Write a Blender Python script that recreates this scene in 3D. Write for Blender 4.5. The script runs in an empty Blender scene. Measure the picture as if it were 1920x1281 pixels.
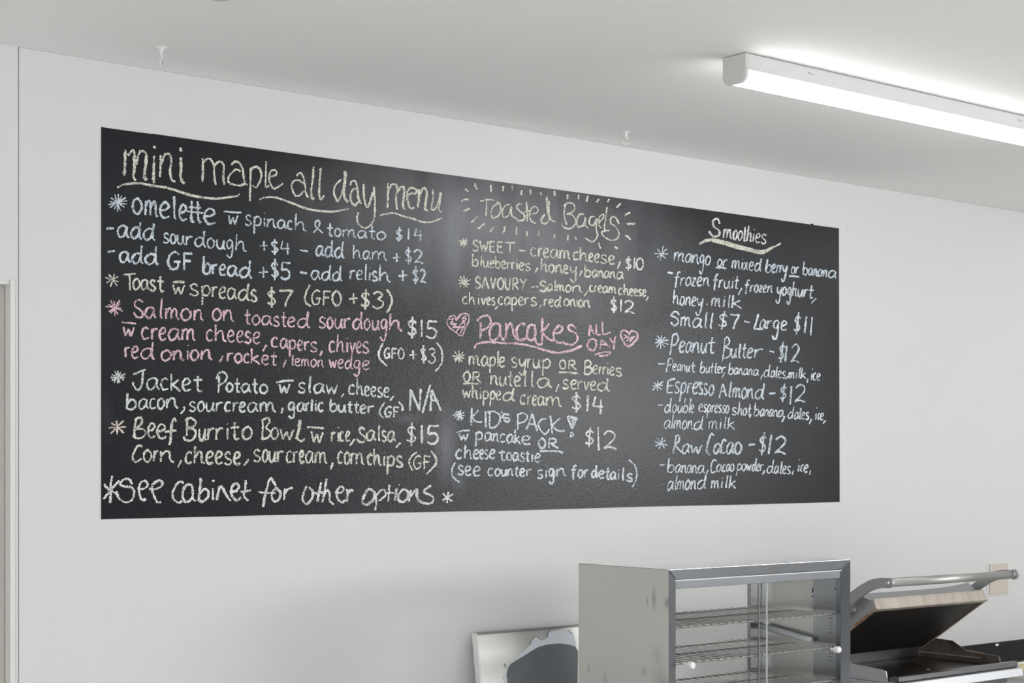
import bpy, bmesh, math, random
from mathutils import Vector, Matrix, noise as mnoise
S = bpy.context.scene
C = S.collection
random.seed(7)

# ------------------------------------------------------------------ camera
F, CX, HY = 3100.0, 960.0, 868.0          # focal length and horizon of the 1920x1281 photograph
TH = math.atan2(4776 - CX, F)             # angle between the view axis and the menu wall
D, H = 4.2, 1.60                          # distance to the wall, eye height
CEIL = 2.696
cd = bpy.data.cameras.new('camera'); cam = bpy.data.objects.new('camera', cd); C.objects.link(cam)
cam.location = (0, 0, H)
cam.rotation_euler = (math.pi/2, 0, -(math.pi/2 - TH))
cd.sensor_width = 36; cd.lens = F/1920*36; cd.shift_y = (HY-640.5)/1920
cd.clip_start = .02; cd.clip_end = 60
S.camera = cam

# ------------------------------------------------------------------ world and exposure
S.view_settings.view_transform = 'Standard'; S.view_settings.look = 'None'
S.view_settings.gamma = 1; S.view_settings.use_curve_mapping = False
S.view_settings.exposure = 0.17
w = bpy.data.worlds.new('world'); S.world = w; w.use_nodes = True
w.node_tree.nodes['Background'].inputs[0].default_value = (.80, .88, 1, 1)
w.node_tree.nodes['Background'].inputs[1].default_value = 1.0
UP = 34
LAMP = 11.5            # strength of the batten diffusers
def area(name, loc, rot, sx, sy, power, col=(1, 1, 1)):
    l = bpy.data.lights.new(name, 'AREA'); l.shape = 'RECTANGLE'; l.size = sx; l.size_y = sy
    l.energy = power; l.color = col
    o = bpy.data.objects.new(name, l); o.location = loc; o.rotation_euler = rot; C.objects.link(o); return o
# fill lights added at the unseen side walls to brighten wall and ceiling
# (both tilt upwards to lift the ceiling)
area('side_fill_light', (-2.1, -1.1, 1.45), (math.radians(90+UP), 0, -math.pi/2), 3.4, 2.1, 145, (.98, .99, 1))

area('side_fill_light', (8.5, -1.45, 2.02), (math.radians(100), 0, math.pi/2), 2.6, .95, 160, (.98, .99, 1))
def ray(px, py):
    """direction of a photograph pixel, for reading places off known planes"""
    t = (px-CX)/F
    return (math.cos(TH)+t*math.sin(TH), math.sin(TH)-t*math.cos(TH), (HY-py)/F)
def on_wall(px, py, y=D):
    a, b, c = ray(px, py); k = y/b
    return Vector((a*k, y, H+c*k))

# ------------------------------------------------------------------ materials
def mat(name, col, rough=.5, metal=0., bump=None, mottle=None, spec=.5, coat=0, emis=None):
    m = bpy.data.materials.new(name); m.use_nodes = True
    nt = m.node_tree; n = nt.nodes; L = nt.links; b = n['Principled BSDF']
    b.inputs['Base Color'].default_value = (*col, 1); b.inputs['Roughness'].default_value = rough
    b.inputs['Metallic'].default_value = metal; b.inputs['Specular IOR Level'].default_value = spec
    b.inputs['Coat Weight'].default_value = coat
    tc = n.new('ShaderNodeTexCoord')
    if mottle:
        sc, amt, col2 = mottle[:3]; stretch = mottle[3] if len(mottle) > 3 else (1, 1, 1)
        mp = n.new('ShaderNodeMapping'); mp.inputs['Scale'].default_value = stretch
        nz = n.new('ShaderNodeTexNoise'); nz.inputs['Scale'].default_value = sc; nz.inputs['Detail'].default_value = 6
        r = n.new('ShaderNodeValToRGB'); r.color_ramp.elements[0].position = .42; r.color_ramp.elements[1].position = .68
        mx = n.new('ShaderNodeMix'); mx.data_type = 'RGBA'
        ml = n.new('ShaderNodeMath'); ml.operation = 'MULTIPLY'; ml.inputs[1].default_value = amt
        L.new(tc.outputs['Object'], mp.inputs[0]); L.new(mp.outputs[0], nz.inputs['Vector'])
        L.new(nz.outputs['Fac'], r.inputs[0]); L.new(r.outputs[0], ml.inputs[0]); L.new(ml.outputs[0], mx.inputs[0])
        mx.inputs[6].default_value = (*col, 1); mx.inputs[7].default_value = (*col2, 1)
        L.new(mx.outputs[2], b.inputs['Base Color'])
    if bump:
        sc, st, dist = bump[:3]; stretch = bump[3] if len(bump) > 3 else (1, 1, 1)
        mp = n.new('ShaderNodeMapping'); mp.inputs['Scale'].default_value = stretch
        nz = n.new('ShaderNodeTexNoise'); nz.inputs['Scale'].default_value = sc; nz.inputs['Detail'].default_value = 3
        bp = n.new('ShaderNodeBump'); bp.inputs['Strength'].default_value = st; bp.inputs['Distance'].default_value = dist
        L.new(tc.outputs['Object'], mp.inputs[0]); L.new(mp.outputs[0], nz.inputs['Vector'])
        L.new(nz.outputs['Fac'], bp.inputs['Height']); L.new(bp.outputs[0], b.inputs['Normal'])
    if emis:
        b.inputs['Emission Color'].default_value = (*emis[0], 1); b.inputs['Emission Strength'].default_value = emis[1]
    return m
M = {}
M['wall'] = mat('painted plasterboard', (.70, .70, .697), .6, bump=(130, .12, .001))
M['ceiling'] = mat('ceiling paint', (.88, .88, .87), .75, bump=(90, .08, .001))
M['room'] = mat('far room walls', (.66, .65, .63), .7, bump=(60, .1, .001))
M['front'] = mat('dark shopfront wall', (.12, .12, .125), .7, bump=(60, .1, .001))
M['floor'] = mat('grey vinyl floor', (.74, .73, .71), .45, mottle=(14, .4, (.66, .65, .63)))
M['door'] = mat('beige door', (.56, .53, .485), .5, bump=(30, .1, .001))
M['top'] = mat('pale brushed top sheet', (.95, .95, .95), .14, 1., bump=(50, .1, .0006, (30, 3, 3)))
M['trim'] = mat('white trim', (.76, .76, .74), .45, bump=(80, .05, .001))
M['bench'] = mat('steel bench', (.55, .55, .54), .3, .9, bump=(40, .1, .001, (1, 14, 14)))
M['steel'] = mat('brushed steel', (.34, .35, .365), .24, 1., bump=(60, .12, .0006, (.5, 30, 3)), mottle=(6, .35, (.28, .29, .305)))
M['frame'] = mat('dark reflecting frame steel', (.22, .23, .245), .22, 1., bump=(60, .12, .0006, (.5, 30, 3)), mottle=(6, .35, (.17, .18, .195)))
M['steel_dull'] = mat('smudged satin steel', (.52, .515, .49), .42, .85, bump=(50, .1, .0006, (3, 3, 30)))
M['steel_light'] = mat('pale sheet steel', (.50, .51, .53), .46, .8, bump=(50, .1, .0006, (30, 3, 3)))
M['chrome'] = mat('shelf wire', (.52, .52, .50), .22, 1., bump=(90, .05, .0005))
M['alu'] = mat('brushed handle', (.44, .44, .43), .42, .9, bump=(60, .05, .0005))
M['inner'] = mat('cabinet inner steel', (.56, .55, .52), .3, .95, bump=(50, .08, .0005, (3, 3, 30)), mottle=(5, .3, (.46, .45, .43)))
M['arm'] = mat('cast arm', (.36, .365, .37), .42, .7, bump=(120, .15, .0006))
M['black'] = mat('seasoned cast iron', (.011, .011, .012), .5, .0, bump=(80, .3, .001), mottle=(9, .5, (.03, .022, .017)))
M['plate'] = mat('used griddle plate', (.018, .017, .016), .33, .2, bump=(60, .3, .001), mottle=(5, .85, (.075, .045, .03)))
M['heatstain'] = mat('heat stained steel', (.46, .42, .37), .42, .35, bump=(60, .2, .001), mottle=(22, .5, (.30, .24, .18), (1.6, .4, .4)))
M['rust'] = mat('rusty rim', (.40, .30, .21), .6, .3, bump=(90, .4, .001), mottle=(24, .9, (.22, .10, .04)))
M['brownwall'] = mat('burnt splash guard', (.20, .17, .15), .38, .6, bump=(60, .2, .001), mottle=(11, .9, (.09, .05, .035)))
M['darksteel'] = mat('dark steel lip', (.14, .14, .145), .3, .85, bump=(50, .15, .0006, (.5, 20, 20)))
M['blackpl'] = mat('black enamel', (.006, .006, .0065), .6, spec=.25, bump=(60, .05, .0005))
M['whitepl'] = mat('white plastic', (.80, .80, .78), .35, bump=(40, .03, .0005))
M['knob'] = mat('white knob', (.84, .84, .83), .3, bump=(90, .05, .0005))
M['yellow'] = mat('yellow cloth', (.74, .60, .26), .85, bump=(160, .5, .002), mottle=(30, .6, (.80, .74, .52)))
M['beigepl'] = mat('beige plate', (.63, .57, .51), .5, bump=(40, .05, .0005), mottle=(18, .5, (.66, .56, .52)))
M['housing'] = mat('batten housing', (.60, .61, .605), .45, bump=(60, .03, .0005))
M['cap'] = mat('batten end cap', (.60, .60, .575), .5, bump=(60, .03, .0005))
M['diffuser'] = mat('lit diffuser', (.9, .9, .9), .4, bump=(60, .02, .0005), emis=((1, .995, .98), LAMP))
M['hook'] = mat('white hook', (.83, .83, .82), .35, bump=(60, .03, .0005))
M['film'] = mat('peeling protective film', (.66, .70, .75), .4, bump=(25, .3, .002), mottle=(18, .3, (.60, .64, .69)))
M['filmdark'] = mat('dull grey patch', (.16, .17, .185), .5, .3, bump=(30, .2, .001), mottle=(10, .5, (.13, .145, .145)))
M['sheet'] = mat('worn sheet metal', (.52, .515, .50), .36, .75, bump=(20, .15, .001), mottle=(9, .5, (.46, .45, .40)))
M['edge'] = mat('dark rolled edge', (.22, .22, .21), .4, .7, bump=(60, .1, .0006))
M['lampglass'] = mat('frosted tube', (.62, .64, .66), .25, bump=(50, .05, .0005))
M['speck'] = mat('paint speck', (.03, .03, .032), .6, bump=(50, .05, .0005))

def glass_mat():
    m = bpy.data.materials.new('cabinet glass'); m.use_nodes = True; nt = m.node_tree; n = nt.nodes; L = nt.links
    out = n['Material Output']; n.remove(n['Principled BSDF'])
    tr = n.new('ShaderNodeBsdfTransparent'); tr.inputs[0].default_value = (.985, .988, .987, 1)
    gl = n.new('ShaderNodeBsdfGlossy'); gl.inputs['Roughness'].default_value = .03
    fr = n.new('ShaderNodeFresnel'); fr.inputs['IOR'].default_value = 1.3
    ge = n.new('ShaderNodeNewGeometry'); sb = n.new('ShaderNodeMath'); sb.operation = 'SUBTRACT'; sb.inputs[0].default_value = 1; L.new(ge.outputs['Backfacing'], sb.inputs[1])
    fm = n.new('ShaderNodeMath'); fm.operation = 'MULTIPLY'; L.new(fr.outputs[0], fm.inputs[0]); L.new(sb.outputs[0], fm.inputs[1])
    mx = n.new('ShaderNodeMixShader'); L.new(fm.outputs[0], mx.inputs[0]); L.new(tr.outputs[0], mx.inputs[1]); L.new(gl.outputs[0], mx.inputs[2])
    L.new(mx.outputs[0], out.inputs[0]); return m
M['glass'] = glass_mat()

def smudged_side():
    """satin side panel with finger smudges of its own"""
    m = M['steel_dull'].copy(); m.name = 'smudged side panel'; nt = m.node_tree; n = nt.nodes; L = nt.links; b = n['Principled BSDF']
    tc = n.new('ShaderNodeTexCoord')
    nz = n.new('ShaderNodeTexNoise'); nz.inputs['Scale'].default_value = 55; nz.inputs['Detail'].default_value = 5
    L.new(tc.outputs['Object'], nz.inputs['Vector']); prev = None
    for y, z, hy, hz, st in ((3.745, 1.168, .006, .016, 1.5), (3.715, 1.178, .012, .042, 1.3), (3.655, 1.168, .022, .022, 1.5), (3.76, .945, .02, .02, .8), (3.70, 1.0, .03, .04, .5),
                             (3.69, .93, .05, .05, .7), (3.66, .90, .04, .04, .9), (4.02, .93, .008, .018, 1.2), (3.94, .905, .012, .03, .9)):
        y *= .915; z = H-(H-z)*.915
        mp = n.new('ShaderNodeMapping'); mp.inputs['Scale'].default_value = (0, 1/hy, 1/hz); mp.inputs['Location'].default_value = (0, -y/hy, -z/hz)
        g = n.new('ShaderNodeTexGradient'); g.gradient_type = 'SPHERICAL'; L.new(tc.outputs['Object'], mp.inputs[0]); L.new(mp.outputs[0], g.inputs[0])
        a = n.new('ShaderNodeMath'); a.operation = 'MULTIPLY'; L.new(g.outputs['Fac'], a.inputs[0]); L.new(nz.outputs['Fac'], a.inputs[1])
        c2 = n.new('ShaderNodeMath'); c2.operation = 'MULTIPLY_ADD'; c2.inputs[1].default_value = st; c2.inputs[2].default_value = 0; L.new(a.outputs[0], c2.inputs[0])
        if prev: L.new(prev, c2.inputs[2])
        prev = c2.outputs[0]
    cl = n.new('ShaderNodeClamp'); L.new(prev, cl.inputs[0]); mx = n.new('ShaderNodeMix'); mx.data_type = 'RGBA'
    mx.inputs[6].default_value = (.62, .615, .585, 1); mx.inputs[7].default_value = (.24, .225, .21, 1); L.new(cl.outputs[0], mx.inputs[0]); L.new(mx.outputs[2], b.inputs['Base Color'])
    return m
M['side'] = smudged_side()

def board_mat():
    """matt roller-applied blackboard paint with wiped chalk dust and painted lamp sheen"""
    m = bpy.data.materials.new('blackboard paint'); m.use_nodes = True; nt = m.node_tree; n = nt.nodes; L = nt.links; b = n['Principled BSDF']
    tc = n.new('ShaderNodeTexCoord')
    def noise(sc, det, stretch=(1, 1, 1)):
        mp = n.new('ShaderNodeMapping'); mp.inputs['Scale'].default_value = stretch
        nz = n.new('ShaderNodeTexNoise'); nz.inputs['Scale'].default_value = sc; nz.inputs['Detail'].default_value = det
        L.new(tc.outputs['Object'], mp.inputs[0]); L.new(mp.outputs[0], nz.inputs['Vector']); return nz
    base = (.011, .0125, .0155, 1)
    n1 = noise(1.7, 5); r1 = n.new('ShaderNodeValToRGB'); r1.color_ramp.elements[0].position = .38; r1.color_ramp.elements[1].position = .72
    L.new(n1.outputs['Fac'], r1.inputs[0])
    dust = n.new('ShaderNodeMath'); dust.operation = 'MULTIPLY'; dust.inputs[1].default_value = .007; L.new(r1.outputs[0], dust.inputs[0])
    prev = dust.outputs[0]
    # wiped dust, plus lamp sheen painted at upper middle: centre (x, z on the wall), half sizes, strength
    dust_and_sheen = [(835, 835, 26, 90, .30), (860, 900, 18, 40, .16), (800, 815, 20, 22, .22), (975, 435, 350, 200, .46), (820, 440, 60, 110, .08), (650, 400, 190, 120, .07), (845, 470, 22, 110, .03),
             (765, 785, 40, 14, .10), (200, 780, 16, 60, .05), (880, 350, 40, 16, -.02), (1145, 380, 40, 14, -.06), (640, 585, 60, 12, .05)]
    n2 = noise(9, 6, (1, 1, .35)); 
    for (px, py, hx, hy, st) in dust_and_sheen:
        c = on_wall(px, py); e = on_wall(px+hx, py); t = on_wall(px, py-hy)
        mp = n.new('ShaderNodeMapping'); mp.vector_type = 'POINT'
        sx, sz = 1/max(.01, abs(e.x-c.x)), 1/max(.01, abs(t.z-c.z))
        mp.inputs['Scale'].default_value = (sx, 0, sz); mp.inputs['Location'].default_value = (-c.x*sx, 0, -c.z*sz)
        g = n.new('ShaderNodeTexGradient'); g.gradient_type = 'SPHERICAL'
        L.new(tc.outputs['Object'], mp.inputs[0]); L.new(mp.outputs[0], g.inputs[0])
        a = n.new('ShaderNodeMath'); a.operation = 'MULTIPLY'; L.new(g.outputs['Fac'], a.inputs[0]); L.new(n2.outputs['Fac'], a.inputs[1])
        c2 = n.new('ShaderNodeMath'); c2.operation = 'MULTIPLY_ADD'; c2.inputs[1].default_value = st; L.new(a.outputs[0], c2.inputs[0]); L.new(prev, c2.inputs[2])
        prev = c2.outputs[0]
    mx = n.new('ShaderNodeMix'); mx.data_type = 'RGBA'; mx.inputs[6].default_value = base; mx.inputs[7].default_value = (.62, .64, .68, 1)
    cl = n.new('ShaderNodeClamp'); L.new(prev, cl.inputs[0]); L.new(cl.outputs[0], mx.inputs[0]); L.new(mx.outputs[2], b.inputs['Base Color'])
    b.inputs['Roughness'].default_value = .27; b.inputs['Specular IOR Level'].default_value = .23
    nb = noise(250, 2); bp = n.new('ShaderNodeBump'); bp.inputs['Strength'].default_value = .4; bp.inputs['Distance'].default_value = .0013
    L.new(nb.outputs['Fac'], bp.inputs['Height']); L.new(bp.outputs[0], b.inputs['Normal'])
    return m
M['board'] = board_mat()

def chalk_mat(name, col, cover=.5):
    m = bpy.data.materials.new(name); m.use_nodes = True; nt = m.node_tree; n = nt.nodes; L = nt.links; b = n['Principled BSDF']
    out = n['Material Output']; b.inputs['Base Color'].default_value = (*col, 1); b.inputs['Roughness'].default_value = .95
    b.inputs['Specular IOR Level'].default_value = .1
    tc = n.new('ShaderNodeTexCoord'); nz = n.new('ShaderNodeTexNoise'); nz.inputs['Scale'].default_value = 330; nz.inputs['Detail'].default_value = 2
    n3 = n.new('ShaderNodeTexNoise'); n3.inputs['Scale'].default_value = 45; n3.inputs['Detail'].default_value = 2
    L.new(tc.outputs['Object'], nz.inputs['Vector']); L.new(tc.outputs['Object'], n3.inputs['Vector'])
    ad = n.new('ShaderNodeMath'); ad.operation = 'MULTIPLY_ADD'; ad.inputs[1].default_value = .5; L.new(n3.outputs['Fac'], ad.inputs[0]); L.new(nz.outputs['Fac'], ad.inputs[2])
    r = n.new('ShaderNodeMapRange'); r.inputs['From Min'].default_value = .70-cover*.10-.04; r.inputs['From Max'].default_value = .70-cover*.10+.10
    r.inputs['To Min'].default_value = .12; r.inputs['To Max'].default_value = 1.0
    L.new(ad.outputs[0], r.inputs[0])
    mx = n.new('ShaderNodeMix'); mx.data_type = 'RGBA'; mx.inputs[6].default_value = (.02, .021, .023, 1); mx.inputs[7].default_value = (*col, 1)
    L.new(r.outputs[0], mx.inputs[0]); L.new(mx.outputs[2], b.inputs['Base Color'])
    return m
CH = {'w': chalk_mat('white chalk', (.80, .81, .79)), 'c': chalk_mat('cream chalk', (.76, .73, .66)),
      'b': chalk_mat('pale blue chalk', (.66, .735, .80)), 'y': chalk_mat('pale yellow chalk', (.74, .735, .64)),
      'p': chalk_mat('pink chalk', (.80, .57, .63)), 'l': chalk_mat('icy white chalk', (.75, .79, .83)),
      'g': chalk_mat('faint green white chalk', (.76, .785, .76)), 'o': chalk_mat('peach chalk', (.80, .70, .62)),
      't': chalk_mat('dim cream chalk', (.76, .75, .66))}

# ------------------------------------------------------------------ object helpers
def link(name, bm, m, parent=None, smooth=False, bevel=0, seg=2):
    me = bpy.data.meshes.new(name); bm.normal_update(); bm.to_mesh(me); bm.free()
    o = bpy.data.objects.new(name, me); C.objects.link(o)
    for mm in (m if isinstance(m, (list, tuple)) else [m]): me.materials.append(mm)
    if parent: o.parent = parent; o.matrix_parent_inverse = Matrix.Translation(-parent.location)
    if smooth:
        for p in me.polygons: p.use_smooth = True
    if bevel:
        md = o.modifiers.new('bevel', 'BEVEL'); md.width = bevel; md.segments = seg; md.limit_method = 'ANGLE'
    return o
def thing(name, label, cat, loc, group=None):
    o = bpy.data.objects.new(name, None); o.empty_display_size = .1; C.objects.link(o); o.location = loc
    o['label'] = label; o['category'] = cat
    if group: o['group'] = group
    return o
def struct(o): o['kind'] = 'structure'; return o
def bx(bm, x0, x1, y0, y1, z0, z1):
    vs = [bm.verts.new(p) for p in ((x0,y0,z0),(x1,y0,z0),(x1,y1,z0),(x0,y1,z0),(x0,y0,z1),(x1,y0,z1),(x1,y1,z1),(x0,y1,z1))]
    for f in ((0,3,2,1),(4,5,6,7),(0,1,5,4),(1,2,6,5),(2,3,7,6),(3,0,4,7)): bm.faces.new([vs[i] for i in f])
def box(name, m, parent, *a, bevel=0, **k):
    bm = bmesh.new(); bx(bm, *a); return link(name, bm, m, parent, bevel=bevel, **k)
def prism_x(bm, prof, x0, x1):
    """closed profile [(y,z)] swept along x"""
    a = [bm.verts.new((x0, y, z)) for y, z in prof]; b = [bm.verts.new((x1, y, z)) for y, z in prof]
    n = len(prof)
    bm.faces.new(a); bm.faces.new(b[::-1])
    for i in range(n): bm.faces.new((a[i], b[i], b[(i+1) % n], a[(i+1) % n]))
    bmesh.ops.recalc_face_normals(bm, faces=bm.faces[:])
def tube(bm, pts, r, n=8, cap=True):
    pts = [Vector(p) for p in pts]; rings = []
    for i, p in enumerate(pts):
        t = (pts[min(i+1, len(pts)-1)] - pts[max(i-1, 0)]).normalized()
        u = t.cross(Vector((0, 0, 1)))
        if u.length < .05: u = t.cross(Vector((0, 1, 0)))
        u.normalize(); v = t.cross(u)
        rr = r[i] if isinstance(r, (list, tuple)) else r
        rings.append([bm.verts.new(p + u*rr*math.cos(2*math.pi*k/n) + v*rr*math.sin(2*math.pi*k/n)) for k in range(n)])
    for a, b in zip(rings, rings[1:]):
        for k in range(n): bm.faces.new((a[k], a[(k+1) % n], b[(k+1) % n], b[k]))
    if cap: bm.faces.new(rings[0][::-1]); bm.faces.new(rings[-1])
def lathe(bm, prof, c, axis='z', n=28):
    """prof [(radius, height)] about an axis through c"""
    rings = []
    for r, h in prof:
        ring = []
        for k in range(n):
            a = 2*math.pi*k/n; u, v = r*math.cos(a), r*math.sin(a)
            p = {'z': (u, v, h), 'x': (h, u, v), 'y': (u, h, v)}[axis]
            ring.append(bm.verts.new(Vector(c)+Vector(p)))
        rings.append(ring)
    for a, b in zip(rings, rings[1:]):
        for k in range(n): bm.faces.new((a[k], a[(k+1) % n], b[(k+1) % n], b[k]))
    bm.faces.new(rings[0][::-1]); bm.faces.new(rings[-1])
    bmesh.ops.recalc_face_normals(bm, faces=bm.faces[:])

# ------------------------------------------------------------------ the room
X0, X1, Y0 = -2.2, 8.6, -3.0
XJ = on_wall(36, 500).x                    # joint in the menu wall
struct(box('floor', M['floor'], None, X0, X1, Y0, D+.1, -.1, 0))
struct(box('ceiling', M['ceiling'], None, X0, X1, Y0, D+.1, CEIL, CEIL+.1))
struct(box('wall_back', M['wall'], None, XJ, X1, D, D+.1, 0, CEIL, bevel=.002))
DT = on_wall(5, 527).z; XC = on_wall(25.5, 700).x
bm = bmesh.new()
bx(bm, X0, XJ-.003, D+.001, D+.1, DT, CEIL)
bx(bm, X0, XC-.92, D+.001, D+.1, 0, DT); bx(bm, XC-.001, XJ-.003, D+.001, D+.1, 0, DT)
bx(bm, XJ-.003, XJ, D+.006, D+.1, 0, CEIL)
struct(link('wall_back_panel', bm, M['wall'])).name = 'wall_back_left'
struct(box('wall_front', M['front'], None, X0-.1, X1+.1, Y0-.1, Y0, 0, CEIL))
def added_window_wall(wname, xin, sgn, ya, yb, wn, sill=.35):  # side wall with an unseen opening and frame, added for the fill light
    xo = xin+sgn*.1; a, b = min(xin, xo), max(xin, xo); bm = bmesh.new()
    bx(bm, a, b, Y0, ya, 0, CEIL); bx(bm, a, b, yb, D+.1, 0, CEIL); bx(bm, a, b, ya, yb, 0, sill); bx(bm, a, b, ya, yb, 2.55, CEIL)
    struct(link(wname, bm, M['room'])); bm = bmesh.new()
    for i in range(4):
        y = ya+(yb-ya)*i/3; bx(bm, a+.02, b-.02, max(ya, y-.03), min(yb, y+.03), sill, 2.55)
    bx(bm, a+.02, b-.02, ya, yb, sill, sill+.06); bx(bm, a+.02, b-.02, ya, yb, 2.49, 2.55)
    wo = struct(link(wn, bm, M['trim'])); box('added_window_glass', M['glass'], wo, a+.045, a+.051, ya, yb, sill+.06, 2.49)
added_window_wall('wall_left', X0, -1, -2.8, .6, 'added_window_1')
added_window_wall('wall_right', X1, 1, -2.8, -.1, 'added_window_2', 1.5)
# door with a thin white casing, at the far left of the menu wall
dr = struct(box('door_1', M['door'], None, XC-.92+.012, XC-.012, D+.030, D+.07, .005, DT-.010, bevel=.002))
bm = bmesh.new()
xa = XC-.011
bx(bm, xa, XJ-.0135, D-.006, D+.04, 0, DT+.004); bx(bm, XC-.93, xa, D+.0, D+.04, DT-.008, DT+.001)
bx(bm, XC-.93, XC-.915, D-.006, D+.04, 0, DT+.004)
struct(link('trim_1', bm, M['trim'], bevel=.0015))

# ------------------------------------------------------------------ the blackboard painted on the wall
bc = on_wall(880, 640)
board = thing('chalkboard', 'long black painted menu board on the white wall, covered in coloured chalk writing', 'menu board', (bc.x, D-.002, bc.z))
YB = D-.0016
top = [(190, 238), (203, 240.2), (262, 248.4), (284, 251), (285, 250.6), (500, 281), (860, 330.3), (1220, 379.7), (1520, 421), (1521.5, 419.4), (1524, 419.6), (1526, 422), (1573, 428.2)]
bot = [(1574.5, 941.5), (1400, 946.2), (1210, 950.2), (960, 957.5), (860, 959.2), (500, 966.3), (400, 969), (190, 974)]
bm = bmesh.new()
outl = [on_wall(px, py, YB) for px, py in top+bot]
fr = [bm.verts.new(p) for p in outl]; bk = [bm.verts.new((p.x, D-.0004, p.z)) for p in outl]
bm.faces.new(fr)
for i in range(len(fr)): bm.faces.new((fr[i], bk[i], bk[(i+1) % len(fr)], fr[(i+1) % len(fr)]))
bmesh.ops.recalc_face_normals(bm, faces=bm.faces[:])
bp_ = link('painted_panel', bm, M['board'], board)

# ---- chalk strokes: traced on the photograph, laid out on the wall at their real place and size
def cr(pts, step=1.3):
    """Catmull-Rom through photograph points; a doubled point is a corner"""
    segs = []; cur = [pts[0]]
    for p in pts[1:]:
        if abs(p[0]-cur[-1][0])+abs(p[1]-cur[-1][1]) < .01: segs.append(cur); cur = [p]
        else: cur.append(p)
    segs.append(cur); res = []
    for s in segs:
        if len(s) < 2: continue
        out = []; res.append(out)
        for i in range(len(s)-1):
            p0 = s[max(i-1, 0)]; p1 = s[i]; p2 = s[i+1]; p3 = s[min(i+2, len(s)-1)]
            n = max(2, int(math.hypot(p2[0]-p1[0], p2[1]-p1[1])/step))
            for k in range(n if i < len(s)-2 else n+1):
                t = k/n
                out.append(tuple(.5*(2*p1[j]+(p2[j]-p0[j])*t+(2*p0[j]-5*p1[j]+4*p2[j]-p3[j])*t*t+(3*p1[j]-p0[j]-3*p2[j]+p3[j])*t**3) for j in (0, 1)))
    return res
SN = [0]
def ribbon(bm, pts, pen):
    for P in cr(pts):
        if len(P) > 1: strip(bm, P, pen)
def strip(bm, P, pen):
    SN[0] += 1; y = YB-.0003-(SN[0] % 30)*4e-5
    last = None; wv = random.uniform(.85, 1.12); n = len(P)
    for i, p in enumerate(P):
        y -= 1.2e-6
        a = P[max(i-1, 0)]; b = P[min(i+1, n-1)]
        dx, dy = b[0]-a[0], b[1]-a[1]; l = math.hypot(dx, dy) or 1
        wv += random.uniform(-.10, .10); wv = min(1.2, max(.8, wv))
        e = .62 if i in (0, n-1) else 1
        h = pen*.455*wv*e; j = random.uniform(-.2, .16)*pen; j2 = random.uniform(-.2, .16)*pen
        l1 = on_wall(p[0]-dy/l*(h+j), p[1]+dx/l*(h+j), y); r1 = on_wall(p[0]+dy/l*(h+j2), p[1]-dx/l*(h+j2), y)
        cur = (bm.verts.new(l1), bm.verts.new(r1))
        if last: bm.faces.new((last[0], last[1], cur[1], cur[0]))
        last = cur

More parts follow.
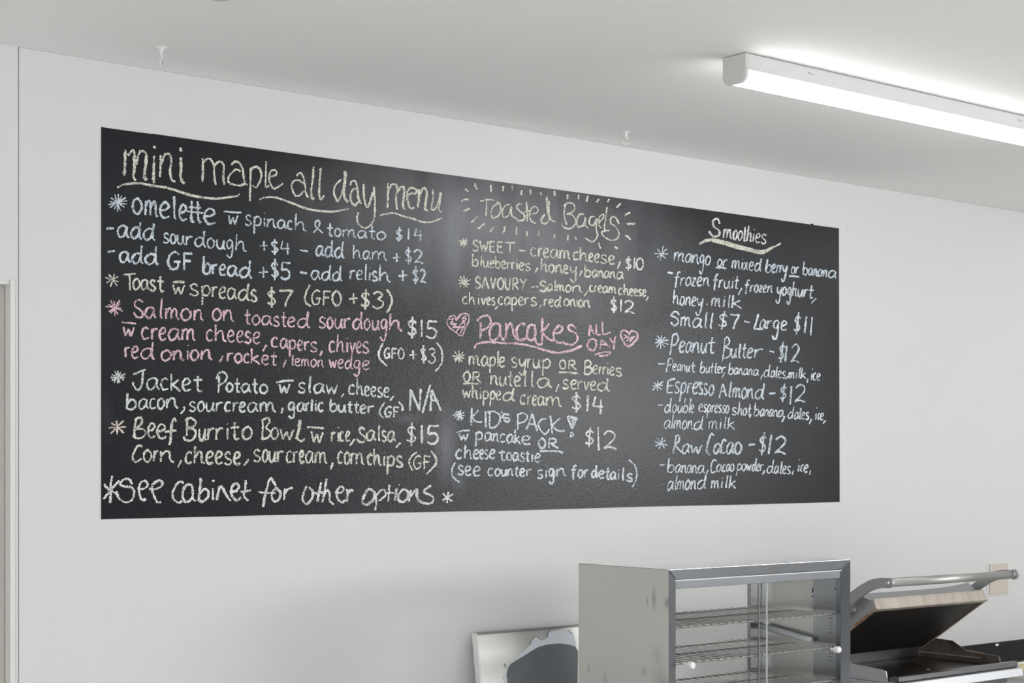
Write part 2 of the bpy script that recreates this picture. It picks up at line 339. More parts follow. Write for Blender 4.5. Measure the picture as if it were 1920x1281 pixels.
GL = {
 'a': "82,88 55,100 22,82 8,42 26,3 58,14 82,66 86,95 86,95 84,35 104,4",
 'b': "12,190 10,90 8,6|10,45 45,96 86,78 88,28 55,0 10,10",
 'c': "84,84 58,100 24,84 10,42 32,4 90,14",
 'd': "80,84 50,96 16,66 10,26 34,0 66,24 84,84|88,190 84,90 84,24 104,2",
 'e': "14,48 52,54 84,74 72,98 42,100 14,70 12,30 42,0 94,14",
 'f': "94,168 74,188 50,156 44,70 38,-30|8,92 88,100",
 'g': "80,90 46,102 14,72 22,22 58,22 82,88 82,88 82,10 72,-58 42,-78 10,-48",
 'h': "12,190 10,90 10,4|12,46 42,94 68,90 74,46 80,14 104,2",
 'i': "50,92 47,50 50,2|46,146 53,138",
 'k': "12,190 11,80 11,0|82,94 16,46 16,46 50,34 98,-2",
 'l': "50,190 47,90 46,24 66,2",
 'm': "8,96 8,2|8,50 26,94 42,88 46,4|46,50 64,94 82,86 86,26 102,0",
 'n': "10,96 10,2|10,46 42,94 72,86 78,26 104,0",
 'o': "56,100 22,84 8,44 24,6 54,-1 86,28 90,68 58,100 40,96",
 'p': "14,92 14,0 12,-78|14,64 50,98 88,76 82,28 50,6 16,18",
 'r': "14,94 14,2|14,50 44,88 92,92",
 's': "86,86 52,102 18,82 32,56 74,40 86,16 50,-2 8,12",
 't': "50,165 47,80 48,22 66,0 92,10|6,94 94,98",
 'u': "12,94 12,34 36,0 66,16 86,90|86,94 84,24 104,0",
 'v': "8,94 42,2 42,2 94,96",
 'w': "4,94 24,2 24,2 48,76 48,76 70,2 70,2 96,96",
 'x': "10,94 94,0|88,96 10,0",
 'y': "10,94 18,42 48,16 78,62|88,96 82,20 68,-62 38,-78 8,-48",
 'z': "10,92 86,94 86,94 12,2 12,2 94,4",
 'A': "6,0 48,170 48,170 94,-4|22,62 84,66",
 'B': "16,165 14,0|12,165 62,170 82,130 58,92 18,88|18,88 72,84 92,44 60,2 12,0",
 'E': "14,165 14,2|14,165 88,160|14,88 76,86|14,2 92,2",
 'F': "18,168 16,0|14,166 94,160|16,92 78,90",
 'G': "90,150 58,170 20,130 10,60 36,4 76,20 84,74|50,76 100,76",
 'I': "50,168 50,0",
 'N': "12,0 12,165 12,165 84,4 84,4 88,168",
 'O': "54,168 20,140 8,80 26,14 58,0 88,50 86,120 56,168 40,164",
 'P': "22,168 20,0|18,160 64,170 88,130 66,88 22,80",
 'R': "20,165 16,0|16,165 66,165 80,120 54,88 20,84|36,84 98,-2",
 'S': "88,138 56,170 20,144 28,100 78,70 88,26 50,-4 8,22",
 'T': "4,158 96,168|50,164 52,2",
 'U': "12,165 14,50 42,0 74,30 86,165",
 'V': "8,165 44,2 44,2 92,166",
 'W': "4,165 24,4 24,4 50,110 50,110 74,4 74,4 96,168",
 'Y': "8,160 50,84|94,168 52,84 30,-8",
 '0': "56,168 20,136 10,70 30,4 64,0 90,60 84,130 54,168 44,164",
 '1': "50,168 48,0",
 '2': "10,130 46,166 84,136 70,84 12,6 12,6 50,22 98,4",
 '3': "12,144 52,168 82,134 44,96 44,96 90,62 76,12 40,-4 6,20",
 '4': "30,165 8,60 8,60 96,66|76,140 76,-14",
 '5': "24,162 22,92 64,98 90,56 72,8 36,-2 8,18|22,162 98,166",
 '7': "6,156 94,166 94,166 62,80 48,-2",
 '$': "88,128 54,150 18,124 34,90 74,66 84,34 50,10 10,28|54,190 50,-26",
 '~': "8,94 22,4 22,4 50,80 50,80 68,2 68,2 92,96|-20,138 118,146",
}
DESC = set('gpyf')
ORI = {'A': (180,230,5.338), 'B': (500,280,5.333), 'C': (180,400,5.338), 'D': (500,440,5.338), 'E': (180,600,5.338), 'F': (500,600,5.338),
       'G': (180,770,5.647), 'H': (500,770,5.333), 'I': (850,330,5.124), 'J': (830,570,5.053), 'K': (840,750,5.189), 'M': (1210,390,5.124),
       'N': (1210,610,5.189), 'O': (1210,740,5.189)}
def tp(c, x, y): ox, oy, s = ORI[c]; return (ox+x/s, oy+y/s)
def W(bm, c, pen, text, xs, y0, y1, xh, k=1.0):
    """letters of a word between the boundaries xs on a baseline y0..y1 (crop units)"""
    n = len(text)
    if len(xs) == 2: xs = [xs[0]+(xs[1]-xs[0])*i/n for i in range(n+1)]
    for i, ch in enumerate(text):
        if ch == ' ': continue
        a, b = xs[i], xs[i+1]; wd = (b-a)*(.90 if n > 1 else 1.0)
        if ch in 'il1I' and n > 1: wd = b-a
        jx = random.uniform(-.02, .02)*xh; jy = random.uniform(-.02, .02)*xh; sl = random.uniform(-.03, .05)+(.10 if c in 'MNO' else 0)
        for st in GL[ch].split('|'):
            pts = []
            for q in st.split():
                u, v = map(float, q.split(',')); u /= 100; v /= 100
                if ch.islower() and v > 1.02: v = 1+(v-1)*k
                if ch in 'gy' and v < 0 and c in 'MDI': v *= 1.35
                X = a+u*wd; yb = y0+(y1-y0)*((X-xs[0])/(xs[-1]-xs[0]))
                pts.append(tp(c, X+jx+sl*v*xh, yb+jy-v*xh))
            ribbon(bm, pts, pen)
def T(bm, c, pen, *strokes):
    """strokes traced point by point"""
    for s in strokes:
        ribbon(bm, [tp(c, *map(float, q.split(','))) for q in s.split()], pen)
def star(bm, c, pen, cx, cy, r, rays=8, rot=0):
    pen *= .8
    for i in range(rays//2):
        a = math.pi*(i/(rays/2))+rot+random.uniform(-.12, .12)+math.pi/2
        r1, r2 = r*random.uniform(.75, 1.1), r*random.uniform(.75, 1.1)
        T(bm, c, pen, f"{cx+math.cos(a)*r1:.0f},{cy+math.sin(a)*r1:.0f} {cx+random.uniform(-6,6):.0f},{cy+random.uniform(-6,6):.0f} {cx-math.cos(a)*r2:.0f},{cy-math.sin(a)*r2:.0f}")
def plus(bm, c, pen, x, y, s):
    T(bm, c, pen, f"{x-s/2},{y+4} {x+s/2},{y-4}", f"{x},{y-s*.6} {x+3},{y+s*.6}")
class Line:
    def __init__(s, col, label, name='chalk_writing'): s.bm = bmesh.new(); s.col = col; s.label = label; s.name = name
    def __enter__(s): return s.bm
    def __exit__(s, *a):
        """strokes that stand close together are one word, wider gaps start the next"""
        bm = s.bm; bm.verts.index_update(); bm.faces.ensure_lookup_table(); left = set(bm.verts); isl = []
        while left:
            st = [left.pop()]; grp = set(st)
            while st:
                for e in st.pop().link_edges:
                    for v in e.verts:
                        if v in left: left.discard(v); grp.add(v); st.append(v)
            xs_ = [v.co.x for v in grp]; zs = [v.co.z for v in grp]; isl.append((grp, min(xs_), max(xs_), min(zs), max(zs)))
        n = len(isl); par = list(range(n))
        def find(i):
            while par[i] != i: par[i] = par[par[i]]; i = par[i]
            return i
        for i in range(n):
            for j in range(i+1, n):
                A, B = isl[i], isl[j]; gx = max(0, A[1]-B[2], B[1]-A[2]); gz = max(0, A[3]-B[4], B[3]-A[4])
                if math.hypot(gx, gz) <= max(.02, .5*max(A[2]-A[1], A[4]-A[3], B[2]-B[1], B[4]-B[3])): par[find(i)] = find(j)
        groups = {}
        for i in range(n): groups.setdefault(find(i), []).append(i)
        for k in sorted(groups, key=lambda k: (-round(max(isl[i][4] for i in groups[k]), 1), min(isl[i][1] for i in groups[k]))):
            nb = bmesh.new(); vm = {}
            keep = set().union(*[isl[i][0] for i in groups[k]])
            for v in sorted(keep, key=lambda v: v.index): vm[v] = nb.verts.new(v.co)
            for f in bm.faces:
                if f.verts[0] in keep: nb.faces.new([vm[v] for v in f.verts])
            o = link(s.name, nb, CH[s.col], board)
            if s.label: o['label'] = s.label
        bm.free()

# ---- left column
with Line('t', 'large cream chalk heading across the top left') as b:
    P = 5.2
    T(b, 'A', P, "295,272 292,400 285,530", "318,330 345,296 375,275 388,340 385,450 375,540 400,580", "398,420 435,300 465,283 505,320 500,400 485,500 490,560 515,575",
      "582,330 578,450 575,585 590,590", "581,232 590,262", "645,325 645,440 640,545", "645,430 680,340 710,308 745,330 755,400 742,480 748,540 770,588 792,580",
      "850,345 850,450 848,540 862,590 885,612", "843,248 850,290")
    T(b, 'A', 5.6, "290,300 288,420 282,520", "505,330 498,420 482,520", "380,330 385,440 378,520")
    T(b, 'A', 4.2, "1068,358 1070,480 1066,590", "1072,400 1110,365 1150,370 1180,430 1185,520 1190,590 1203,622", "1180,440 1215,400 1255,395 1280,440 1275,530 1278,600 1292,612",
      "1350,422 1390,392 1430,400 1465,460 1480,560 1495,610 1515,628", "1450,490 1400,470 1350,510 1322,560 1332,602 1380,622 1440,630 1485,612",
      "1548,450 1545,600 1540,785", "1550,480 1580,445 1625,452 1655,510 1640,590 1600,650 1565,625", "1703,388 1700,500 1700,640 1735,625")
    T(b, 'B', 4.2, "35,275 85,262 100,228 70,205 35,232 25,300 45,360 80,395 165,342",
      "300,268 318,242 345,240 370,290 385,370 392,440 418,482", "375,345 320,310 280,312 250,352 260,415 290,465 325,462 375,415",
      "470,172 460,300 445,420 458,497 475,482", "540,185 530,330 525,460 542,503 575,462",
      "745,300 690,360 672,430 690,490 715,520 755,430 778,310 782,222 790,250 785,330 772,420 780,485 812,528",
      "835,362 850,320 885,322 908,390 915,480 945,545", "905,400 870,395 840,450 845,520 880,560 915,525",
      "970,345 970,440 985,540 1010,580 1035,520 1062,430", "1072,372 1080,500 1080,640 1060,730 1010,780 960,782 918,745 903,700 915,630",
      "1213,338 1212,460 1208,590", "1213,430 1240,365 1270,348 1300,370 1295,480 1300,604", "1300,440 1340,378 1372,388 1370,480 1362,560 1382,605",
      "1400,470 1445,440 1492,442 1490,402 1440,385 1405,430 1412,530 1440,592 1475,578", "1520,400 1520,500 1510,585", "1520,480 1555,402 1582,388 1602,440 1588,540 1585,595 1612,612",
      "1663,402 1660,500 1652,600 1690,590 1722,520 1738,430", "1742,430 1730,530 1722,610 1752,628")
with Line('t', 'wavy cream underline under the big heading, in three strokes', 'chalk_underline') as b:
    T(b, 'A', 3.6, "212,652 280,618 360,604 450,605 560,625 700,645 850,690 960,725 1080,747 1200,757 1300,748 1400,737 1438,713")
    T(b, 'A', 3.0, "260,622 360,612 450,612 560,634 700,654 850,702 960,735 1080,755 1200,764 1320,752")
    T(b, 'B', 3.0, "-75,502 -10,480 80,480 160,502 280,545 400,590 520,612 650,620 740,610 828,596")
    T(b, 'B', 2.6, "60,480 160,508 280,555 400,598 520,622 650,628 740,618")
    T(b, 'B', 3.6, "1130,662 1200,645 1280,640 1360,668 1450,690 1540,722 1620,730 1700,710 1752,686")
with Line('b', 'pale blue chalk item, first line') as b:
    P = 4.6; W(b, 'A', P, 'omelette', [362,482,628,755,822,920,990,1068,1215], 905, 1030, 152, .6)
    T(b, 'A', 4, "905,888 1075,905")
    W(b, 'A', 3.2, 'w', [1318,1418], 1020, 1025, 100); T(b, 'A', 3.4, "1278,888 1360,896 1455,902")
    W(b, 'A', 3.2, 'spi', [1488,1572,1668,1708], 1020, 1050, 100, .9); W(b, 'B', 3.4, 'nach', [-2,102,205,272,408], 780, 822, 88, 1.0)
    T(b, 'B', 3.4, "465,835 510,790 532,742 515,712 488,730 490,772 530,810 562,838")
    W(b, 'B', 3.6, 'tomato', [600,675,755,905,1015,1095,1205], 862, 908, 78, 1.0)
    W(b, 'B', 3.6, '$14', [1282,1370,1470,1565], 905, 905, 68)
with Line('b', 'pale blue asterisk before the first item', 'chalk_asterisk') as b: star(b, 'A', 3.4, 218, 802, 92, 14)
with Line('b', None) as b:
    P = 4.0; T(b, 'C', 4.4, "104,155 180,150"); W(b, 'C', 4.6, 'add', [205,338,462,600], 235, 278, 122, .45)
    W(b, 'C', 3.6, 'sourdough', [665,740,808,895,980,1110,1198,1300,1390,1515], 292, 388, 98, .75)
    plus(b, 'C', 3.4, 1680, 325, 80); W(b, 'D', 3.8, '$4', [42,132,245], 182, 190, 74)
    T(b, 'D', 3.4, "332,155 415,168"); W(b, 'D', P, 'add', [490,578,675,785], 212, 240, 104, .7)
    W(b, 'D', 3.2, 'ham', [862,960,1045,1218], 240, 260, 85, .75); plus(b, 'D', 3.2, 1300, 230, 75); W(b, 'D', 3.4, '$2', [1378,1465,1580], 275, 292, 82)
with Line('b', None) as b:
    P = 4.4; T(b, 'C', 4.4, "114,385 190,378"); W(b, 'C', P, 'add', [232,352,480,635], 488, 520, 110, .75)
    W(b, 'C', 5.0, 'GF', [708,862,985], 560, 575, 104); W(b, 'C', 4.6, 'bread', [1065,1160,1228,1308,1428,1570], 602, 650, 105, .75)
    plus(b, 'C', 4, 1675, 590, 92); W(b, 'D', 4.2, '$5', [38,132,255], 430, 450, 100)
    T(b, 'D', 4, "332,375 405,390"); W(b, 'D', 4.2, 'add', [440,543,652,765], 448, 468, 92, .75)
    W(b, 'D', 3.6, 'relish', [828,895,970,1010,1048,1120,1250], 445, 478, 92, .9); plus(b, 'D', 3.6, 1362, 410, 90); W(b, 'D', 3.6, '$2', [1458,1530,1602], 470, 490, 82)
with Line('y', 'pale yellow chalk item') as b:
    W(b, 'C', 4.2, 'T', [268,405], 772, 772, 100); W(b, 'C', 4, 'oast', [362,448,538,610,695], 755, 788, 105, .7)
    W(b, 'C', 3.8, 'w', [765,888], 810, 818, 100); T(b, 'C', 4.4, "770,690 830,686 886,690")
    W(b, 'C', 4, 'spreads', [932,1050,1158,1225,1308,1415,1545,1628], 818, 888, 112, .6)
    W(b, 'D', 4.2, '$7', [0,108,285], 705, 725, 98)
    T(b, 'D', 4.2, "435,502 395,580 383,640 400,690 445,715", "1200,548 1245,610 1252,680 1218,755 1198,778")
    W(b, 'D', 3.8, 'GFO', [442,555,652,768], 700, 712, 86); plus(b, 'D', 3.8, 868, 640, 88); W(b, 'D', 4, '$3', [935,1050,1192], 722, 738, 96)
with Line('y', 'pale yellow asterisk', 'chalk_asterisk') as b: star(b, 'C', 3.8, 165, 665, 75, 8, .2)
with Line('p', 'pink chalk item, three lines') as b:
    P = 4.0
    T(b, 'C', 4.2, "470,895 440,868 395,885 390,930 440,965 470,1000 455,1040 405,1035 375,990")
    W(b, 'C', P, 'almon', [488,612,690,842,972,1082], 1048, 1078, 112, .9); W(b, 'C', P, 'on', [1158,1268,1388], 1068, 1088, 115)
    W(b, 'D', P, 'toasted', [-228,-150,-55,62,140,205,300,445], 895, 935, 95, .8)
    W(b, 'D', P, 'sourdough', [515,602,675,768,852,972,1048,1132,1220,1368], 930, 965, 105, .75)
    W(b, 'E', P, 'w', [268,382], 160, 168, 98); T(b, 'E', P, "260,25 330,30 402,36")
    W(b, 'E', P, 'cream', [452,548,628,715,850,1002], 195, 212, 120); W(b, 'E', P, 'cheese', [1098,1188,1314,1400,1482,1566,1655], 208, 238, 112, .55); T(b, 'E', P, "1710,250 1668,312")
    W(b, 'F', P, 'capers', [42,130,222,305,372,435,520], 272, 325, 98); T(b, 'F', 4.4, "555,308 532,358")
    W(b, 'F', 3.8, 'chives', [622,697,787,832,895,955,1035], 325, 332, 110, .7)
    W(b, 'E', P, 'red', [285,352,440,598], 375, 398, 112, .6); W(b, 'E', P, 'onion', [645,768,888,942,1045,1172], 408, 398, 102); T(b, 'E', P, "1270,360 1238,424")
    W(b, 'E', P, 'rocket', [1308,1382,1474,1545,1652,1740,1820], 415, 458, 92, .7); T(b, 'F', 3.4, "195,398 165,472")
    W(b, 'F', 3.2, 'lemon', [245,278,345,435,505,575], 458, 475, 74, .5); W(b, 'F', 3.4, 'wedge', [625,710,778,865,950,1042], 480, 500, 88, .9)
with Line('p', 'pink asterisk', 'chalk_asterisk') as b: star(b, 'C', 3.8, 185, 945, 88, 12)
with Line('w', 'white price beside the pink item') as b:
    W(b, 'D', 4.2, '$15', [1400,1520,1585,1722], 1005, 1045, 102)
    T(b, 'F', 4, "1165,232 1132,300 1122,350 1145,405 1208,465", "1700,228 1745,290 1757,380 1740,450 1688,518")
    W(b, 'F', 3.6, 'GFO', [1172,1245,1312,1390], 385, 392, 62); plus(b, 'F', 3.6, 1465, 350, 80); W(b, 'F', 3.8, '$3', [1535,1612,1702], 408, 440, 86)
with Line('g', 'white chalk item, two lines') as b:
    P = 4.0
    T(b, 'E', P, "370,548 430,522 500,495", "468,515 466,600 450,670 415,702 378,660 370,618"); W(b, 'E', P, 'acket', [498,642,742,858,968,1078], 698, 718, 120, .45)
    T(b, 'E', P, "1232,560 1225,730", "1203,592 1230,535 1275,522 1310,565 1290,620 1240,650"); W(b, 'E', P, 'otato', [1298,1380,1452,1558,1632,1730], 715, 738, 88, .9)
    W(b, 'F', P, 'w', [122,232], 735, 738, 100); T(b, 'F', P, "95,628 180,612 272,605")
    W(b, 'F', 3.8, 'slaw', [308,402,462,592,722], 728, 745, 98, .85); T(b, 'F', 4.2, "772,738 748,775")
    W(b, 'F', 3.6, 'cheese', [818,897,978,1038,1102,1168,1235], 745, 780, 95, .85); T(b, 'F', P, "1272,762 1232,808")
    W(b, 'E', P, 'bacon', [300,418,532,612,698,832], 897, 885, 102, .7); T(b, 'E', P, "878,868 885,895 848,942"); W(b, 'E', 3.8, 'sourcream', [928,1012,1095,1195,1285,1365,1432,1508,1632,1812], 912, 925, 95)
    T(b, 'F', 4.2, "163,880 146,938"); W(b, 'F', 4, 'garlic', [212,302,392,432,468,508,580], 915, 915, 88, .45); W(b, 'F', 4, 'butter', [628,710,802,868,932,1005,1085], 912, 942, 80, .6)
    T(b, 'F', P, "1182,828 1138,890 1132,940 1168,988", "1320,818 1358,865 1358,912"); W(b, 'F', 3.8, 'GF', [1178,1262,1335], 970, 975, 62)
    T(b, 'F', 4.2, "1435,908 1440,695 1440,695 1530,905 1530,905 1542,690", "1638,650 1595,800 1560,934", "1638,915 1650,700 1650,700 1700,810 1745,908", "1640,802 1722,812")
with Line('g', 'faint green asterisk', 'chalk_asterisk') as b: star(b, 'E', 3.8, 218, 575, 78, 12)
with Line('c', 'cream chalk item, two lines') as b:
    P = 4.4
    T(b, 'G', P, "425,95 410,190 402,285", "410,100 455,74 490,92 475,145 430,190 500,200 525,238 490,285 430,295 395,258"); W(b, 'G', P, 'ee', [540,642,765], 288, 296, 148)
    T(b, 'G', 4.8, "850,115 825,85 803,140 795,230 788,320 775,365"); T(b, 'G', 4, "728,225 852,210")
    T(b, 'G', P, "965,90 962,180 958,270", "940,102 1000,80 1055,120 1030,170 960,185 1040,200 1055,260 1010,315 950,310 925,275")
    W(b, 'G', P, 'urrito', [1080,1172,1262,1362,1420,1538,1668], 318, 300, 132, .6)
    T(b, 'G', P, "1765,90 1765,200 1758,310", "1765,100 1818,80 1840,118 1800,180 1852,230 1830,275 1762,308")
    W(b, 'H', 4.2, 'ow', [40,128,288], 280, 300, 112); T(b, 'H', 5, "332,92 318,200 305,270 345,308 380,280", "338,100 322,200 292,285")
    W(b, 'H', 4, 'w', [440,565], 315, 330, 118); T(b, 'H', 4, "400,165 480,170 575,178")
    W(b, 'H', 3.6, 'rice', [640,697,730,785,838], 310, 308, 98); T(b, 'H', 4, "882,282 832,350")
    T(b, 'H', P, "982,192 950,168 925,195 945,235 985,270 975,310 930,312 900,285"); W(b, 'H', 4, 'alsa', [995,1098,1148,1208,1292], 302, 312, 104, .6); T(b, 'H', 4, "1338,320 1292,372")
    T(b, 'G', P, "490,385 450,370 408,430 388,495 420,545 482,508"); W(b, 'G', P, 'orn', [498,605,672,835], 540, 552, 122); T(b, 'G', 4.2, "907,522 868,604")
    W(b, 'G', P, 'cheese', [938,1032,1160,1258,1352,1452,1540], 562, 572, 128, .5); T(b, 'G', 4, "1618,515 1568,582")
    W(b, 'H', 4, 'sourcream', [-139,-48,18,100,190,265,325,385,478,612], 510, 532, 118); T(b, 'H', 4.2, "662,520 640,590")
    W(b, 'H', 4, 'corn', [708,772,838,888,975], 532, 542, 118); W(b, 'H', 4, 'chips', [1003,1068,1152,1195,1288,1375], 542, 568, 108, .6)
    T(b, 'H', 4, "1500,412 1440,470 1425,530 1458,598", "1640,405 1690,470 1687,540 1598,635"); W(b, 'H', 4, 'GF', [1462,1562,1655], 585, 582, 78)
with Line('o', 'peach coloured asterisk', 'chalk_asterisk') as b: star(b, 'G', 4.4, 220, 178, 95, 8)
with Line('w', 'white price with a smudge around its last figure') as b: W(b, 'H', 4.4, '$15', [1388,1512,1595,1742], 322, 336, 108)
with Line('w', 'large white line along the bottom left') as b:
    P = 4.8
    T(b, 'G', P, "385,780 350,728 300,728 255,775 300,805 370,812 405,870 380,945 320,972 250,935 212,855", "438,822 505,828 550,790 520,745 470,770 455,850 480,940 532,940",
      "560,830 640,828 702,790 680,742 612,770 592,830 620,920 650,970 688,965",
      "927,772 888,752 840,800 810,880 830,950 880,975 912,955", "1020,792 962,788 922,850 920,930 950,965 1000,950 1025,880 1020,800 1028,930 1055,960",
      "1112,760 1108,718 1100,830 1085,955", "1098,885 1150,828 1192,860 1182,920 1130,965 1082,945", "1238,820 1238,948", "1230,738 1255,748",
      "1305,800 1292,880 1278,950", "1290,870 1325,800 1370,880 1425,958", "1415,862 1482,850 1512,800 1470,772 1435,830 1440,900 1490,952 1535,915",
      "1585,735 1580,830 1565,900 1612,955", "1530,862 1642,845", "1905,800 1880,755 1850,718 1820,780 1790,900 1768,1022", "1718,862 1800,872 1905,872")
    W(b, 'H', P, 'or', [42,160,275], 912, 890, 125)
    T(b, 'H', P, "402,752 370,820 358,890 400,935 450,880 462,810 420,768", "542,718 525,820 505,912", "462,828 572,820", "600,682 580,800 558,918", "565,870 600,800 630,830 630,900 672,940",
      "682,818 742,820 770,785 740,758 705,800 705,870 750,917 792,892", "800,785 808,850 800,912", "805,842 835,800 872,806",
      "1012,785 972,860 960,920 1000,942 1060,900 1082,830 1050,790 1010,785", "1090,830 1095,920 1085,998", "1090,852 1140,800 1182,800 1187,850 1120,902", "1227,742 1215,912", "1180,825 1302,820",
      "1300,780 1280,902", "1325,738 1326,748", "1370,785 1325,830 1318,895 1365,915 1410,865 1405,805 1368,785", "1442,795 1420,912", "1440,862 1502,785 1502,860 1530,915", "1642,748 1572,810 1660,862 1652,920 1580,928 1515,895")
with Line('w', 'white asterisk that starts the bottom line', 'chalk_asterisk') as b: T(b, 'G', 4.6, "172,688 152,800 155,880 150,978", "85,778 150,840 235,892", "80,940 150,850 248,742", "90,800 140,840")
with Line('w', 'white asterisk that ends the bottom line', 'chalk_asterisk') as b: star(b, 'H', 4.4, 1810, 870, 72, 6, .1)

# ---- middle column
with Line('y', 'pale yellow heading of the middle column') as b:
    T(b, 'I', 3.4, "258,242 330,228 395,235", "315,220 316,300 312,388", "440,262 385,290 362,350 380,400 425,388 455,330 442,265 405,252", "545,275 500,285 470,340 480,395 530,380 555,300 560,380 595,402",
      "665,272 630,270 605,300 640,340 680,370 680,415 630,432 592,398", "700,250 708,340 712,438", "680,342 742,335", "730,370 800,355 810,310 770,295 735,350 745,425 795,455",
      "880,370 850,410 850,450 890,458 925,400 905,300 900,195", "912,250 918,330 925,385 950,430 985,437", "1075,285 1065,380 1090,470", "1060,292 1100,260 1150,268 1167,310 1140,350 1090,365 1150,380 1175,440 1150,490 1100,507 1055,488 1040,455",
      "1260,370 1215,368 1185,430 1200,487 1250,470 1267,400 1268,470 1295,502", "1358,390 1315,400 1308,460 1350,472 1378,410 1372,500 1385,580 1342,632 1300,620 1268,592",
      "1395,452 1440,400 1438,368 1400,400 1400,470 1422,500", "1475,298 1465,400 1452,515 1502,520", "1592,462 1560,400 1520,398 1510,450 1560,490 1590,550 1570,605 1510,617 1440,575 1425,540 1460,530")
    T(b, 'I', 3, "893,210 900,300 912,380", "922,240 915,320")
for rp in """110,125 150,150|205,65 212,100 228,132|360,85 362,155|480,95 475,150|563,85 568,135|655,135 655,185|738,128 745,178|835,155 845,185|970,145 975,190|1097,175 1095,225|1205,180 1200,225|1295,190 1278,250|1400,220 1375,255|1500,220 1480,255|1565,305 1610,262|1640,380 1700,348|1665,460 1755,460|1645,575 1675,582 1700,615|1550,680 1580,698|1395,640 1402,662 1415,698|75,242 120,225 155,230|160,313 130,322 100,345|232,388 170,448|302,458 235,507|390,490 372,505 355,540|495,480 488,520 475,558|608,492 605,570|700,530 708,555 705,582|822,515 820,582|970,560 972,602|1102,568 1100,622|1170,580 1180,612""".split('|'):
    with Line('y', None, 'chalk_dash') as b: T(b, 'I', 3.8, rp)
with Line('y', 'pale yellow chalk item, two lines') as b:
    P = 3.3
    W(b, 'I', P, 'SWEET', [178,250,345,415,488,605], 720, 745, 62); T(b, 'I', P, "633,715 702,722")
    W(b, 'I', P, 'cream', [742,812,862,928,1018,1132], 770, 805, 86); W(b, 'I', P, 'cheese', [1148,1214,1302,1352,1408,1488,1565], 805, 852, 80, .7); T(b, 'I', P, "1605,822 1578,890")
    W(b, 'I', P, 'blueberries', [178,248,282,348,400,458,512,558,598,628,688,752], 867, 912, 70, .75); T(b, 'I', P, "812,880 785,928")
    W(b, 'I', P, 'honey', [836,912,980,1055,1115,1200], 920, 942, 76, .7); T(b, 'I', P, "1235,910 1212,958"); W(b, 'I', P, 'banana', [1258,1330,1394,1447,1507,1562,1642], 968, 992, 68, .8)
with Line('y', 'small pale yellow asterisk', 'chalk_asterisk') as b: star(b, 'I', 3, 98, 640, 45, 10)
with Line('y', 'pale yellow chalk item, two lines') as b:
    P = 3.3
    W(b, 'I', P, 'SAVOURY', [202,272,354,418,494,562,637,715], 1080, 1098, 66); T(b, 'I', P, "748,1068 818,1062")
    W(b, 'I', 3.8, 'S', [825,900], 1108, 1108, 58); W(b, 'I', 3.4, 'almon', [902,965,992,1072,1138,1250], 1105, 1122, 66, .8); T(b, 'I', P, "1292,1102 1258,1158")
    W(b, 'I', P, 'cream', [1308,1352,1388,1432,1490,1568], 1112, 1132, 64); W(b, 'I', P, 'cheese', [1582,1635,1692,1733,1776,1814,1860], 1142, 1158, 64, .8); T(b, 'I', P, "1872,1160 1852,1202")
    W(b, 'I', P, 'chives', [86,147,218,268,322,366,408], 1232, 1242, 72, .7); T(b, 'I', 3.6, "432,1248 398,1282")
    W(b, 'I', P, 'capers', [428,487,557,622,682,740,815], 1237, 1247, 76); T(b, 'I', P, "845,1238 825,1275"); W(b, 'I', P, 'red', [868,917,965,1038], 1250, 1258, 70, .6); W(b, 'I', P, 'onion', [1058,1122,1178,1204,1252,1322], 1250, 1264, 70)
with Line('y', 'pale yellow asterisk', 'chalk_asterisk') as b: star(b, 'I', 3.2, 100, 1020, 66, 10)
with Line('w', None) as b: W(b, 'I', 3.4, '$10', [1650,1722,1752,1840], 893, 900, 66)
with Line('w', None) as b: W(b, 'J', 3.6, '$12', [1588,1662,1712,1832], 62, 98, 72)
with Line('p', 'pink heading of the middle column') as b:
    T(b, 'J', 4.8, "358,172 360,240 355,328", "325,162 370,120 430,112 457,160 440,210 390,245 350,252", "535,190 490,188 450,240 445,310 470,345 520,320 545,250 542,190 548,300 585,345",
      "598,182 602,270 595,330", "600,250 640,182 662,230 672,290 700,330 722,328", "782,200 742,188 705,230 700,300 730,345 792,325",
      "860,195 820,208 800,270 805,330 850,342 880,280 868,198 880,340 905,385 938,380", "943,128 943,260 942,390", "1010,185 970,235 928,258 928,258 1000,330 1050,348",
      "1050,280 1110,270 1137,230 1100,210 1060,250 1050,310 1080,360 1152,368", "1262,232 1225,198 1190,215 1200,250 1260,280 1277,340 1230,387 1160,377 1140,358")
    T(b, 'J', 3.8, "1385,305 1395,198 1395,198 1438,292", "1385,256 1428,250", "1455,195 1458,285 1500,292", "1515,165 1520,285 1592,266", "1398,345 1370,385 1385,425 1425,442 1452,400 1448,345 1410,333 1380,350",
      "1490,432 1505,340 1505,340 1582,412", "1495,382 1560,386", "1582,322 1612,368", "1635,308 1625,370 1618,432", "1435,482 1510,462 1592,454", "1480,495 1560,486 1592,460")
with Line('p', 'wavy pink underline', 'chalk_underline') as b: T(b, 'J', 4.8, "300,422 322,383 380,366 480,362 580,372 700,376 820,397 940,430 1060,462 1150,456 1240,432 1320,393")
with Line('p', 'scribbled pink heart left of the pink heading', 'chalk_heart') as b:
    T(b, 'J', 3.6, "130,162 110,112 70,120 40,170 60,220 120,265 178,302 210,240 245,170 247,110 210,90 160,112 130,162")
    T(b, 'J', 2.6, "62,150 100,140 75,190 130,190 95,225 165,215 130,255 190,215 165,280 215,180 175,190 225,140 180,140 228,110", "90,165 140,225 200,150")
